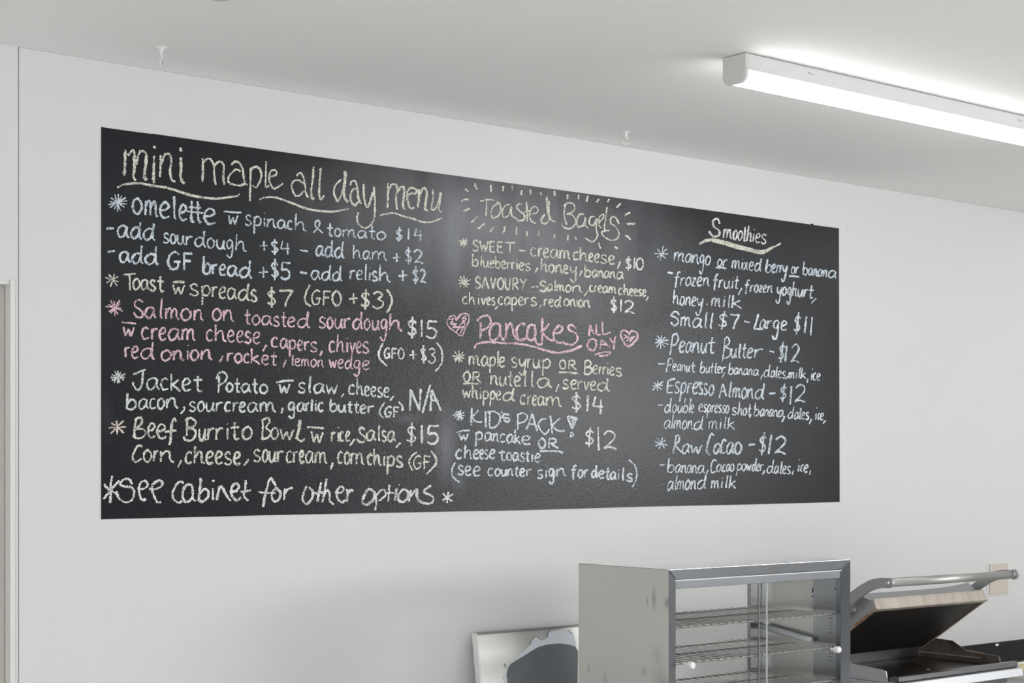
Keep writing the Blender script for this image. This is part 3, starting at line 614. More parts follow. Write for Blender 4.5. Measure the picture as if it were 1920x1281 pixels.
with Line('p', 'smaller pink heart right of the pink heading', 'chalk_heart') as b:
    T(b, 'J', 4.2, "1765,278 1730,250 1690,265 1692,320 1755,402 1830,345 1847,290 1820,260 1785,262 1762,300")
    T(b, 'J', 2.6, "1715,290 1745,310 1720,325 1770,315 1745,350 1800,310 1770,360 1820,305")
with Line('y', 'pale yellow chalk item, three lines') as b:
    P = 3.6
    W(b, 'J', P, 'maple', [248,363,442,510,534,600], 582, 598, 92, .7); W(b, 'J', P, 'syrup', [642,718,802,852,937,1035], 600, 612, 90); W(b, 'J', P, 'OR', [1103,1178,1280], 612, 625, 50)
    T(b, 'J', 3.8, "1098,648 1180,650 1282,660"); W(b, 'J', 3.8, 'B', [1330,1418], 665, 668, 76); W(b, 'J', P, 'erries', [1418,1480,1518,1554,1578,1635,1710], 660, 686, 76)
    W(b, 'J', P, 'OR', [192,272,375], 735, 750, 58); T(b, 'J', 3.6, "192,757 260,752 337,758")
    W(b, 'J', P, 'nutella', [448,528,614,672,750,812,885,1042], 765, 798, 92, .75); T(b, 'J', P, "1102,760 1070,832"); W(b, 'J', P, 'served', [1128,1207,1275,1334,1392,1458,1592], 798, 832, 84, .55)
    W(b, 'J', P, 'whipped', [186,275,342,378,445,502,560,692], 890, 922, 82, .6); W(b, 'J', P, 'cream', [732,798,845,897,972,1138], 952, 975, 90)
with Line('y', 'pale yellow asterisk', 'chalk_asterisk') as b: star(b, 'J', 3.4, 152, 505, 62, 10)
with Line('w', None) as b: W(b, 'J', 4, '$14', [1215,1330,1412,1535], 1000, 1035, 90)
with Line('l', 'white chalk item in capitals with a triangular exclamation mark') as b:
    P = 4.0
    T(b, 'K', P, "232,78 228,160 228,246", "297,98 235,162 235,162 270,212 332,214", "362,110 370,268", "405,122 402,262", "382,122 450,112 507,160 492,230 440,272 398,268", "515,113 528,132",
      "597,145 550,138 530,168 597,185 580,217 538,188", "680,135 678,292", "668,147 730,128 772,165 740,212 685,227", "762,288 820,135 820,135 868,302", "785,237 852,237", "957,185 910,190 878,240 910,310 950,332 987,285",
      "995,153 1015,328", "1092,175 1010,252 1010,252 1070,300 1138,300", "1160,158 1258,175 1258,175 1205,280 1205,280 1160,158")
    T(b, 'K', 3, "1178,178 1238,188 1195,205 1228,210 1205,245 1215,215", "1180,335 1200,318 1222,335 1200,358 1185,340 1205,335")
    W(b, 'K', 3.6, 'w', [105,200], 395, 398, 74); T(b, 'K', 3.6, "82,318 140,300 212,296"); W(b, 'K', 4, 'pancake', [262,352,437,500,568,648,714,822], 388, 440, 82, .75)
    W(b, 'K', 4.2, 'OR', [875,962,1088], 468, 472, 56); T(b, 'K', 4, "892,497 1000,498 1070,500 1118,517")
    W(b, 'K', P, 'cheese', [73,155,243,308,354,400,465], 574, 572, 86, .65); W(b, 'K', P, 'toastie', [490,568,628,698,754,798,838,908], 588, 606, 80, .45)
    T(b, 'K', 3.6, "70,608 38,680 50,750 110,803", "1760,583 1818,640 1838,720 1822,800 1790,850"); W(b, 'K', P, 'see', [88,162,237,325], 728, 742, 88)
    W(b, 'K', P, 'counter', [385,452,514,580,642,695,758,820], 738, 745, 72, .5); W(b, 'K', P, 'sign', [860,934,975,1047,1158], 765, 742, 80)
    W(b, 'K', P, 'for', [1195,1262,1318,1375], 757, 755, 80, .5); W(b, 'K', P, 'details', [1396,1462,1527,1578,1642,1675,1730,1805], 755, 795, 74, .75)
with Line('l', 'icy white asterisk', 'chalk_asterisk') as b: star(b, 'K', 3, 105, 150, 58, 12)
with Line('w', None) as b:
    T(b, 'K', 3.8, "1458,262 1462,380 1468,492"); W(b, 'K', 3.8, '$', [1325,1420], 440, 440, 92); W(b, 'K', 4, '2', [1498,1645], 478, 485, 108)

# ---- right column
with Line('w', 'white heading of the right column') as b:
    T(b, 'M', 3.8, "717,152 690,103 650,125 660,180 712,220 702,262 650,272 613,222"); W(b, 'M', 3.2, 'moothies', [745,838,885,935,968,1022,1052,1105,1170], 288, 345, 88, .8)
with Line('y', 'thick wavy cream underline', 'chalk_underline') as b:
    T(b, 'M', 4.4, "515,350 560,325 640,310 760,335 880,372 1000,402 1090,427 1160,422 1230,378 1302,342"); T(b, 'M', 3.4, "560,312 640,298 760,320 880,358 1000,388 1090,412 1160,405 1230,368"); T(b, 'M', 3.4, "640,322 760,350 880,386 1000,416 1090,436 1150,432")
with Line('b', 'icy blue chalk item') as b:
    P = 3.2
    W(b, 'M', P, 'mango', [264,378,447,518,572,628], 512, 552, 88); W(b, 'M', 3.2, 'or', [688,740,795], 558, 562, 66); T(b, 'M', 4, "675,574 730,574 777,583")
    W(b, 'M', P, 'mixed', [826,914,944,988,1042,1115], 582, 612, 80, .6); W(b, 'M', P, 'berry', [1148,1212,1257,1287,1312,1366], 620, 625, 78, .7)
    W(b, 'M', P, 'or', [1396,1442,1475], 630, 632, 66); T(b, 'M', 4, "1380,655 1430,656 1478,664"); W(b, 'M', P, 'banana', [1508,1562,1612,1652,1704,1750,1838], 640, 678, 70, .9)
with Line('l', 'icy white chalk lines under it') as b:
    P = 3.2
    T(b, 'M', 3.6, "213,620 267,628"); W(b, 'M', P, 'frozen', [268,330,382,440,490,548,618], 745, 752, 82, .7); W(b, 'M', P, 'fruit', [643,702,748,816,846,895], 765, 778, 80, .75); T(b, 'M', P, "927,768 893,838")
    W(b, 'M', P, 'frozen', [948,1002,1042,1087,1127,1167,1222], 805, 815, 68, .8); W(b, 'M', P, 'yoghurt', [1256,1314,1360,1407,1457,1517,1557,1622], 832, 868, 78, .85); T(b, 'M', P, "1642,868 1592,918")
    W(b, 'M', P, 'honey', [262,327,380,437,487,558], 925, 952, 84, .75); T(b, 'M', 4, "586,925 596,928"); W(b, 'M', P, 'milk', [630,727,777,822,935], 945, 968, 82, .55)
    T(b, 'M', 3.6, "327,1030 290,993 250,1030 300,1060 317,1100 280,1132 243,1098"); W(b, 'M', 3.6, 'mall', [333,442,548,602,655], 1135, 1168, 92, .8)
    W(b, 'M', 3.6, '$7', [685,795,908], 1145, 1170, 84); T(b, 'M', 3.6, "948,1087 1006,1103"); T(b, 'M', 3.6, "1085,1018 1062,1110 1042,1162 1042,1162 1135,1165"); W(b, 'M', 3.6, 'arge', [1095,1162,1218,1293,1365], 1160, 1180, 88)
    W(b, 'M', 3.6, '$', [1418,1490], 1190, 1190, 100); T(b, 'M', 3.6, "1547,1042 1530,1202", "1602,1048 1588,1222")
with Line('b', 'icy blue asterisk beside the first smoothie', 'chalk_asterisk') as b: star(b, 'M', 3.4, 155, 440, 72, 8, .1)
with Line('b', 'icy blue chalk item') as b:
    P = 3.6
    T(b, 'N', P, "265,95 255,190 240,288", "258,108 300,82 322,130 292,185 262,197"); W(b, 'N', P, 'eanut', [322,387,452,528,598,685], 265, 272, 104, .75)
    T(b, 'N', P, "772,130 765,240 748,355", "765,140 800,115 818,170 780,210 828,240 815,300 758,325"); W(b, 'N', P, 'utter', [828,892,932,982,1048,1150], 315, 322, 95, .7)
    T(b, 'N', P, "1208,250 1255,263"); W(b, 'N', P, '$', [1285,1348], 340, 340, 94); T(b, 'N', 4, "1375,198 1362,355"); W(b, 'N', P, '2', [1405,1495], 362, 370, 108)
with Line('b', 'icy blue asterisk', 'chalk_asterisk') as b: star(b, 'N', 3.4, 155, 160, 70, 10)
with Line('l', 'small icy white chalk line') as b:
    P = 2.7
    T(b, 'N', P, "125,375 192,375", "225,330 215,390 203,458", "218,340 245,322 268,345 255,375 218,397"); W(b, 'N', P, 'eanut', [260,307,347,392,432,492], 440, 458, 64, .75)
    W(b, 'N', P, 'butter', [528,582,627,662,697,737,790], 462, 468, 64, .9); T(b, 'N', P, "772,458 748,508"); W(b, 'N', P, 'banana', [806,862,907,952,1002,1047,1105], 475, 492, 62, .9); T(b, 'N', P, "1142,478 1122,528")
    W(b, 'N', P, 'dates', [1148,1217,1262,1287,1327,1365], 502, 518, 68, .9); T(b, 'N', P, "1387,498 1362,528"); W(b, 'N', P, 'milk', [1388,1452,1482,1507,1570], 518, 520, 62, .8); T(b, 'N', P, "1582,518 1572,562"); W(b, 'N', P, 'ice', [1598,1627,1662,1705], 532, 538, 68, 1.4)
with Line('b', 'icy blue chalk item') as b:
    P = 3.6
    T(b, 'N', P, "222,535 210,658", "222,537 292,520", "215,592 277,585", "210,658 268,655"); W(b, 'N', P, 'spress', [276,337,402,452,515,562,608], 658, 675, 108); W(b, 'N', P, 'o', [606,660], 680, 680, 98); T(b, 'N', P, "525,548 535,570")
    T(b, 'N', P, "718,708 755,568 755,568 787,692", "730,647 782,640"); W(b, 'N', P, 'lmond', [793,840,928,988,1058,1160], 700, 724, 98, .65); T(b, 'N', P, "1203,665 1267,662")
    W(b, 'N', P, '$', [1298,1372], 725, 725, 84); T(b, 'N', 4, "1422,592 1410,772"); W(b, 'N', P, '2', [1440,1558], 750, 755, 106)
with Line('b', 'icy blue asterisk', 'chalk_asterisk') as b: star(b, 'N', 3.4, 120, 590, 66, 8)
with Line('l', 'small icy white chalk lines') as b:
    P = 2.8
    T(b, 'O', P, "120,105 175,100"); W(b, 'O', P, 'double', [181,254,307,362,414,437,478], 175, 178, 76, .95); W(b, 'O', P, 'espresso', [516,562,600,642,670,707,742,777,815], 165, 182, 74)
    W(b, 'O', P, 'shot', [840,895,944,987,1028], 195, 208, 70, .95); T(b, 'O', P, "1030,188 1012,228"); W(b, 'O', P, 'banana', [1053,1112,1157,1202,1247,1287,1345], 205, 222, 68, .9); T(b, 'O', P, "1360,208 1328,268")
    W(b, 'O', P, 'dates', [1383,1447,1492,1517,1552,1595], 235, 242, 68, .9); T(b, 'O', P, "1617,238 1593,288"); W(b, 'O', P, 'ice', [1642,1674,1697,1738], 245, 248, 66, 1.8); T(b, 'O', P, "1757,250 1728,283")
    W(b, 'O', 3.0, 'almond', [173,245,272,352,405,462,565], 330, 342, 84, .7); W(b, 'O', 3.0, 'milk', [610,707,752,792,875], 335, 338, 78, .55)
with Line('b', 'icy blue chalk item') as b:
    P = 3.8
    T(b, 'O', P, "302,402 285,490 268,578", "288,412 325,398 327,450 285,490 285,490 352,562"); W(b, 'O', P, 'aw', [350,432,556], 575, 578, 92)
    T(b, 'O', P, "665,402 640,380 605,480 598,550 630,590"); W(b, 'O', P, 'a', [655,728], 578, 578, 100); W(b, 'O', P, 'c', [728,790], 575, 575, 140); W(b, 'O', P, 'ao', [785,862,945], 575, 578, 112)
    T(b, 'O', P, "1003,490 1067,484"); W(b, 'O', P, '$', [1092,1172], 565, 565, 104); T(b, 'O', 3.8, "1226,388 1198,582"); W(b, 'O', P, '2', [1240,1365], 575, 585, 104)
with Line('b', 'icy blue asterisk', 'chalk_asterisk') as b: star(b, 'O', 3.6, 150, 472, 72, 8, .2)
with Line('l', 'small icy white chalk lines') as b:
    P = 2.9
    T(b, 'O', P, "137,684 197,685"); W(b, 'O', P, 'banana', [208,287,347,402,453,503,580], 758, 768, 78, .85); T(b, 'O', P, "612,732 588,788"); W(b, 'O', P, 'c', [628,690], 765, 765, 132); W(b, 'O', P, 'acao', [685,747,784,824,862], 752, 748, 72)
    W(b, 'O', P, 'powder', [886,937,982,1034,1077,1112,1152], 738, 746, 68, .95); T(b, 'O', P, "1162,738 1138,782"); W(b, 'O', P, 'dates', [1178,1252,1302,1332,1372,1415], 765, 772, 74, .9); T(b, 'O', P, "1442,738 1428,782")
    W(b, 'O', P, 'ice', [1472,1507,1537,1585], 750, 758, 70, 1.6); T(b, 'O', P, "1607,738 1598,780")
    W(b, 'O', 3.2, 'almond', [203,272,302,382,437,495,595], 932, 918, 88, .7); W(b, 'O', 3.2, 'milk', [638,722,762,808,890], 912, 912, 78, .65)
# stray paint specks by the top right corner
for px, py, r in ((1527, 412.3, .0012), (1587, 420, .0012), (1588.6, 433.8, .0013)):
    c = on_wall(px, py); bm = bmesh.new(); lathe(bm, [(r, .0), (r*.8, -.0006), (r*.3, -.0009)], (c.x, D-.0003, c.z), 'y', 8)
    link('paint_speck', bm, M['speck'], board)

# ------------------------------------------------------------------ ceiling: batten light, smoke alarm, hooks
def batten(x0, yc, label, L=1.525):
    t = thing('batten_light', label, 'ceiling light', (x0, yc, CEIL), 'tube battens on the ceiling')
    x1 = x0+L; w_ = .0415; top = CEIL-.0015; mid = CEIL-.046; bt = CEIL-.076
    box('housing', M['housing'], t, x0+.012, x1-.012, yc-w_, yc+w_, mid, top, bevel=.002)
    prof = [(yc-w_+.001, mid)]
    for k in range(0, 10):
        a = math.pi/2*k/9; prof.append((yc-w_+.001+.020*(1-math.cos(a)), bt+.021-.020*math.sin(a)))
    for k in range(9, -1, -1):
        a = math.pi/2*k/9; prof.append((yc+w_-.001-.020*(1-math.cos(a)), bt+.021-.020*math.sin(a)))
    prof.append((yc+w_-.001, mid))
    bm = bmesh.new(); prism_x(bm, prof, x0+.012, x1-.012); link('diffuser', bm, M['diffuser'], t, smooth=False)
    prof = [(yc-w_-.001, top)]
    for k in range(0, 10):
        a = math.pi/2*k/9; prof.append((yc-w_-.001+.024*(1-math.cos(a)), bt+.022-.024*math.sin(a)))
    for k in range(9, -1, -1):
        a = math.pi/2*k/9; prof.append((yc+w_+.001-.024*(1-math.cos(a)), bt+.022-.024*math.sin(a)))
    prof.append((yc+w_+.001, top))
    for xa, xb in ((x0, x0+.012), (x1-.012, x1)):
        bm = bmesh.new(); prism_x(bm, prof, xa, xb); link('end_cap', bm, M['cap'], t, bevel=.002)
    for lx in (x0+.266, x1-.266):
        bm = bmesh.new(); bx(bm, lx-.010, lx+.012, yc-w_-.0012, yc-w_+.001, CEIL-.0205, CEIL-.0195); bx(bm, lx-.0115, lx-.0095, yc-w_-.0012, yc-w_+.001, CEIL-.0205, CEIL-.0165)
        link('latch_slot', bm, M['edge'], t)
    return t
batten(3.262, 3.070, 'white tube light on the ceiling, lit, running beside the menu wall')
for x, y, where in ((.0, .9, 'in the middle of the room on the left'), (3.262, .9, 'in the middle of the room'), (.0, -1.3, 'at the back of the room on the left'),
                    (3.262, -1.3, 'at the back of the room'), (6.4, 3.07, 'in line with the one by the wall'), (6.4, .9, 'in the middle of the room on the right')):
    batten(x, y, 'lit white tube light on the ceiling '+where)

t = thing('smoke_alarm', 'round white smoke alarm on the ceiling, cut off by the top edge of the picture', 'smoke alarm', (1.868, 3.362, CEIL))
bm = bmesh.new(); lathe(bm, [(.056, 0), (.056, -.010), (.052, -.020), (.040, -.026), (.004, -.027)], (1.868, 3.362, CEIL), 'z', 36); link('housing', bm, M['whitepl'], t, smooth=True)
bm = bmesh.new(); lathe(bm, [(.030, -.0255), (.028, -.031), (.003, -.032)], (1.868, 3.362, CEIL), 'z', 28); link('grille', bm, M['cap'], t)

def hook(x, y, label, rot, L):
    t = thing('ceiling_hook', label, 'hook', (x, y, CEIL), 'screw-in hooks along the ceiling edge')
    bm = bmesh.new(); lathe(bm, [(.0165, 0), (.0165, -.0022), (.010, -.0035), (.006, -.009), (.0045, -.016)], (x, y, CEIL), 'z', 22); link('rosette', bm, M['hook'], t, smooth=True)
    c, s = math.cos(rot), math.sin(rot); pts = []
    for u, z in ((0, -.004), (0, -.018), (.003, -.024), (.010, -.031), (.0125, -.039), (.008, -.0465), (0, -.049), (-.008, -.046), (-.011, -.038)):
        pts.append((x+u*c, y+u*s, CEIL+z*L))
    bm = bmesh.new(); tube(bm, pts, .0024, 8); link('hook_wire', bm, M['hook'], t, smooth=True)
hook(2.030, 3.966, 'small white ceiling hook at the upper left, seen edge-on', .85, 1.0)
hook(3.742, 4.010, 'small white ceiling hook above the middle of the menu board, opening towards the wall', -.3, .85)

# wall plate
c0 = on_wall(1853, 1057.5); c1 = on_wall(1887.5, 1116)
t = thing('wall_plate', 'beige square blanking plate on the wall behind the grill handle', 'wall plate', ((c0.x+c1.x)/2, D, c1.z))
z0 = on_wall(1853, 1116).z; z1 = on_wall(1853, 1057.5).z
box('surround', M['trim'], t, c0.x-.012, c1.x+.010, D-.0035, D+.0008, z0-.006, z1+.004, bevel=.0015)
box('cover', M['beigepl'], t, c0.x, c1.x, D-.009, D-.003, z0+.002, z1-.001, bevel=.0015)

# ------------------------------------------------------------------ bench
BT = .78
t = thing('bench', 'stainless bench carrying the display cabinet and the grill, just below the picture', 'bench', (4.6, 3.75, 0))
box('bench_top', M['bench'], t, 2.9, 6.6, 3.10, 4.18, BT-.035, BT, bevel=.004)
box('shelf', M['bench'], t, 2.95, 6.55, 3.16, 4.15, .22, .245, bevel=.003)
for x in (2.97, 4.75, 6.50):
    for y in (3.16, 4.12):
        bm = bmesh.new(); tube(bm, [(x, y, 0), (x, y, BT-.036)], .02, 12); link('leg', bm, M['alu'], t, smooth=False)

# ------------------------------------------------------------------ heated display cabinet
KS = .915                               # everything below is drawn at the wall side, then brought forward to its real place
BTC = H-(H-BT)/KS
cx0, cx1, cy0, cy1, cz0, cz1 = 3.588, 4.453, 3.65, 4.07, BTC+.02, 1.270
cab = thing('display_cabinet', 'stainless steel heated display cabinet with glass sliding doors and empty wire shelves', 'display cabinet', ((cx0+cx1)/2*KS, (cy0+cy1)/2*KS, BT))
box('side_panel', M['side'], cab, cx0-.0010, cx0+.003, cy0+.001, cy1, cz0, cz1, bevel=.001)['label'] = 'smudged outer side panel'
box('side_panel', M['inner'], cab, cx1-.003, cx1+.001, cy0+.001, cy1, cz0, cz1, bevel=.001)
box('top_panel', M['top'], cab, cx0+.002, cx1-.002, cy0+.001, cy1, cz1-.003, cz1+.0004, bevel=.001)
box('base_panel', M['steel'], cab, cx0+.003, cx1-.003, cy0+.002, cy1-.001, cz0-.018, cz0+.03)
for x in (cx0+.05, cx1-.05):
    for y in (cy0+.05, cy1-.05):
        bm = bmesh.new(); lathe(bm, [(.014, 0), (.014, .003)], (x, y, BTC), 'z', 14); link('foot', bm, M['blackpl'], cab)
# mitred front frame: outer edge stands forward, inner edge falls back
SW, HD = .040, .033; yo, yi = cy0, cy0+.010
def mitre(name, a, b, c, d):
    """frame bar from outer points a,b and inner points c,d as (x, z)"""
    bm = bmesh.new()
    f = [(a[0], yo, a[1]), (b[0], yo, b[1]), (d[0], yi, d[1]), (c[0], yi, c[1])]
    g = [(x, cy0+.030, z) for x, y, z in f]
    v = [bm.verts.new(p) for p in f]+[bm.verts.new(p) for p in g]
    for q in ((0,1,2,3), (7,6,5,4), (0,4,5,1), (1,5,6,2), (2,6,7,3), (3,7,4,0)): bm.faces.new([v[i] for i in q])
    bmesh.ops.recalc_face_normals(bm, faces=bm.faces[:])
    link(name, bm, M['frame'], cab, bevel=.0012)
g = .0006
mitre('frame_bar', (cx0+g, cz1), (cx1-g, cz1), (cx0+SW+g, cz1-HD), (cx1-SW-g, cz1-HD))
mitre('frame_bar', (cx0, cz0), (cx0, cz1-g), (cx0+SW, cz0+HD), (cx0+SW, cz1-HD-g))
mitre('frame_bar', (cx1, cz0), (cx1, cz1-g), (cx1-SW, cz0+HD), (cx1-SW, cz1-HD-g))
mitre('frame_bar', (cx0+g, cz0), (cx1-g, cz0), (cx0+SW+g, cz0+HD), (cx1-SW-g, cz0+HD))
ix0, ix1 = cx0+SW, cx1-SW
box('door_rail', M['frame'], cab, ix0-.02, ix1+.02, cy0+.012, cy0+.034, cz1-.062, cz1-.036, bevel=.0012)
box('gap_highlight', M['trim'], cab, ix0-.004, ix1+.004, cy0+.009, cy0+.012, cz1-.0375, cz1-.0345)  # pale strip standing in for the highlight in the gap
# open back with narrow stiles
box('back_stile', M['steel'], cab, cx0+.004, cx0+.045, cy1-.016, cy1, cz0, cz1-.003, bevel=.001)
box('back_stile', M['steel'], cab, cx1-.060, cx1-.004, cy1-.016, cy1, cz0, cz1-.003, bevel=.001)
box('back_rail', M['steel'], cab, cx0+.045, cx1-.060, cy1-.016, cy1, cz1-.058, cz1-.003, bevel=.001)
# channel inside the right front edge, with shelf slots
box('inner_channel', M['steel'], cab, cx1-.018, cx1-.004, cy0+.034, cy0+.150, cz0+.03, cz1-.06, bevel=.001)
bm = bmesh.new()
for i in range(14):
    z = 1.075-.012*i; bx(bm, cx1-.0188, cx1-.0175, cy0+.062, cy0+.080, z, z+.003)
link('shelf_slots', bm, M['edge'], cab)
bm = bmesh.new(); bx(bm, cx1-.0105, cx1-.004, cy0+.152, cy0+.166, 1.10, 1.165); bx(bm, cx1-.018, cx1-.0105, cy0+.155, cy0+.163, 1.148, 1.165)
lathe(bm, [(.004, -.004), (.004, 0)], (cx1-.0105, cy0+.159, 1.135), 'x', 10); link('shelf_clip', bm, M['chrome'], cab, bevel=.0006)
bm = bmesh.new(); lathe(bm, [(.0035, 0), (.0035, -.004), (.001, -.005)], (cx1-.0178, cy0+.05, 1.168), 'x', 10); link('screw', bm, M['edge'], cab)
bm = bmesh.new(); tube(bm, [(cx1-.040, 3.79, .986), (cx1-.034, 3.84, .990), (cx1-.030, 3.90, .999), (cx1-.028, 4.03, 1.016)], [.0105, .0115, .0115, .0115], 12); link('heat_lamp_tube', bm, M['lampglass'], cab, smooth=True)
# shelves
def shelf(z):
    bm = bmesh.new(); xa, xb = cx0+.012, 4.392; ya, yb = 3.682, 4.048
    for y in (ya, (ya+yb)/2+.01, yb-.02): tube(bm, [(xa, y, z-.0035), (xb, y, z-.0035)], .0027, 6)
    n = 24
    for i in range(n):
        x = xa+.006+(xb-xa-.012)*i/(n-1); tube(bm, [(x, ya-.006, z), (x, yb, z)], .0019, 5)
    link('wire_shelf', bm, M['chrome'], cab)
    for y in (3.70, 4.03):
        b2 = bmesh.new(); tube(b2, [(xb-.004, y, z-.004), (cx1-.0035, y, z-.004)], .003, 6); tube(b2, [(cx0+.003, y, z-.004), (xa+.01, y, z-.004)], .003, 6)
        link('shelf_peg', b2, M['chrome'], cab)
for z in (1.087, .974, .861): shelf(z)
# sliding glass doors, each with a white knob
yd = cy0+.021
def xw(px, y): a, b_, c = ray(px, 1100); return a/b_*y
xg1, xg2 = xw(1424, yd), xw(1437.5, yd-.006)
for (a, b_, y, kx, kz) in ((ix0-.012, xg2, yd-.006, xw(1283, yd-.006), 0), (xg1, ix1+.012, yd+.004, xw(1559, yd), 1)):
    gl = box('glass_door', M['glass'], cab, a, b_, y-.002, y+.002, cz0+.034, cz1-.040)
    e = b_ if kz == 0 else a
    box('glass_edge', M['lampglass'] if kz == 0 else M['edge'], gl, e-.0012, e+.0012, y-.0022, y+.0022, cz0+.034, cz1-.062)
    z = .973 if kz == 0 else 1.012
    z = (H-(1244-HY)/F*5.19) if kz == 0 else (H-(1216-HY)/F*5.63)
    bm = bmesh.new(); lathe(bm, [(.0045, .0), (.0045, -.016), (.0105, -.017), (.0115, -.022), (.0115, -.034), (.0095, -.038), (.002, -.0385)], (kx, y-.002, z), 'y', 22)
    link('knob', bm, M['knob'], gl, smooth=False, bevel=.0008)

for o in cab.children_recursive:
    for v in o.data.vertices: v.co = (v.co.x*KS, v.co.y*KS, H-(H-v.co.z)*KS)
# ------------------------------------------------------------------ sheet metal tray leaning behind the cabinet
px0, px1 = 3.231, 3.90; zb, zt = BT+.002, 1.056
yt, yb_ = D-.030, D-.068                # leans back to the wall
tr = thing('leaning_tray', 'shallow steel sheet leaning on the wall left of the cabinet, protective film half peeled off', 'steel sheet', ((px0+px1)/2, yb_, zb))
def lean(x, z, off=0):
    f = (z-zb)/(zt-zb); return (x, yb_+(yt-yb_)*f-off, z)
def slab(name, m, x0, x1, z0, z1, o0, o1, **k):
    bm = bmesh.new()
    v = [bm.verts.new(lean(x, z, o)) for o in (o1, o0) for x, z in ((x0, z0), (x1, z0), (x1, z1), (x0, z1))]
    for q in ((0,1,2,3), (7,6,5,4), (0,4,5,1), (1,5,6,2), (2,6,7,3), (3,7,4,0)): bm.faces.new([v[i] for i in q])
    bmesh.ops.recalc_face_normals(bm, faces=bm.faces[:]); return link(name, bm, m, tr, **k)
slab('sheet', M['sheet'], px0+.004, px1-.004, zb+.003, zt-.003, 0, .003)
slab('rim', M['trim'], px0, px0+.006, zb, zt, -.012, .010, bevel=.0006)
slab('rim', M['edge'], px0+.006, px1, zt-.0055, zt, -.012, .010, bevel=.0006)
slab('rim', M['trim'], px1-.005, px1, zb, zt-.006, -.012, .010)
def patch(name, m, pts, off, th=.0008):
    """thin flat sheet piece given by photograph points read off the leaning plane"""
    P = []
    for x, y in pts:
        a, b_, c = ray(x, y); k = 4.17/b_
        for _ in range(6):
            z = H+c*k; yy = yb_+(yt-yb_)*((z-zb)/(zt-zb)); k = yy/b_
        P.append((min(px1-.006, a*k), max(zb+.004, H+c*k)))
    bm = bmesh.new(); f = [bm.verts.new(lean(x, z, off+th)) for x, z in P]; g_ = [bm.verts.new(lean(x, z, off)) for x, z in P]
    bm.faces.new(f)
    for i in range(len(f)): bm.faces.new((f[i], g_[i], g_[(i+1) % len(f)], f[(i+1) % len(f)]))
    bmesh.ops.recalc_face_normals(bm, faces=bm.faces[:]); return link(name, bm, m, tr)
def Z(x, y): return (860+x/7.385, 1150+y/7.385)
fl = [Z(*p) for p in ((600,1000),(640,980),(590,880),(640,835),(655,770),(690,700),(780,640),(830,570),(880,540),(960,460),(995,380),(1020,345),(1060,318),(1100,340),(1125,372),(1185,368),(1222,330),(1225,280),(1260,245),(1310,243),(1400,236),(1510,228),(1535,268),(1565,258),(1590,320),(1610,430),(1625,520),(1640,1440),(560,1440),(590,1150))]
patch('protective_film', M['film'], fl, .003)
ov = [Z(*p) for p in ((690,1100),(665,930),(652,860),(670,760),(710,700),(790,650),(900,585),(1000,520),(1100,465),(1230,430),(1380,418),(1500,430),(1600,460),(1640,520),(1640,1440),(740,1440),(700,1150))]
patch('dull_patch', M['filmdark'], ov, .004)['label'] = 'dull dark grey oval on the sheet'  # darker grey oval laid over the film area
for cr_ in ("628,700 632,720 640,750", "970,450 1000,370 1022,345 1060,316 1080,325 1118,362", "1225,335 1218,290 1228,262 1260,245", "1510,228 1540,270 1562,262"):
    pts = [tuple(map(float, q.split(','))) for q in cr_.split()]
    for (xa, ya), (xb, yb2) in zip(pts, pts[1:]):
        l = math.hypot(xb-xa, yb2-ya); nx, ny = -(yb2-ya)/l*4, (xb-xa)/l*4
        patch('film_edge', M['edge'], [Z(xa-nx, ya-ny), Z(xb-nx, yb2-ny), Z(xb+nx, yb2+ny), Z(xa+nx, ya+ny)], .0042)

# ------------------------------------------------------------------ contact grill with its lid raised
SC = 1.0085
def G3(x, y, z): return (x*SC, y*SC, H-(H-z)*SC)
def gprism(name, m, prof, x0, x1, parent, **k):
    bm = bmesh.new(); prism_x(bm, prof, x0, x1)
    for v in bm.verts: v.co = G3(*v.co)
    return link(name, bm, m, parent, **k)
def gbox(name, m, parent, *a, **k):
    bm = bmesh.new(); bx(bm, *a)
    for v in bm.verts: v.co = G3(*v.co)
    return link(name, bm, m, parent, **k)
gr = thing('contact_grill', 'steel contact grill standing open, stained lid raised by a long bar handle', 'grill', (4.83*SC, 3.7*SC, BT))
BZ = H-(H-BT)/SC                       # bench height in grill coordinates
gbox('body', M['steel_light'], gr, 4.50, 5.16, 3.535, 3.93, BZ+.025, .856, bevel=.002)
for x in (4.55, 5.10):
    for y in (3.57, 3.88):
        bm = bmesh.new(); lathe(bm, [(.018, 0), (.018, .028)], G3(x, y, BZ), 'z', 14); link('foot', bm, M['blackpl'], gr)
gbox('cooking_plate', M['plate'], gr, 4.512, 5.148, 3.545, 3.875, .856, .866, bevel=.002)
sp = [(3.532, .857), (3.540, .895), (3.552, .899), (3.685, .908), (3.745, .938), (3.90, .944), (3.90, .857)]
sl = gprism('splash_guard', M['steel_light'], sp, 4.503, 4.508, gr, bevel=.0008)
srg = gprism('splash_guard', M['brownwall'], sp, 5.152, 5.157, gr, bevel=.0008); srg['label'] = 'burnt brown splash guard on the right'
gprism('rim', M['rust'], [(3.60, .899), (3.685, .905), (3.685, .908), (3.60, .902)], 5.151, 5.158, srg)
gbox('inner_ledge', M['heatstain'], srg, 5.140, 5.152, 3.62, 3.90, .884, .8865)
gbox('rear_splash', M['darksteel'], gr, 4.508, 5.152, 3.895, 3.90, .857, .944)
gprism('drip_tray_lip', M['darksteel'], [(3.492, .862), (3.494, .879), (3.512, .881), (3.548, .868), (3.548, .857), (3.515, .857)], 4.512, 5.200, gr, bevel=.002)
gprism('front_fascia', M['steel_light'], [(3.480, .828), (3.486, .857), (3.515, .862), (3.55, .860), (3.55, .828)], 4.490, 5.215, gr, bevel=.002)
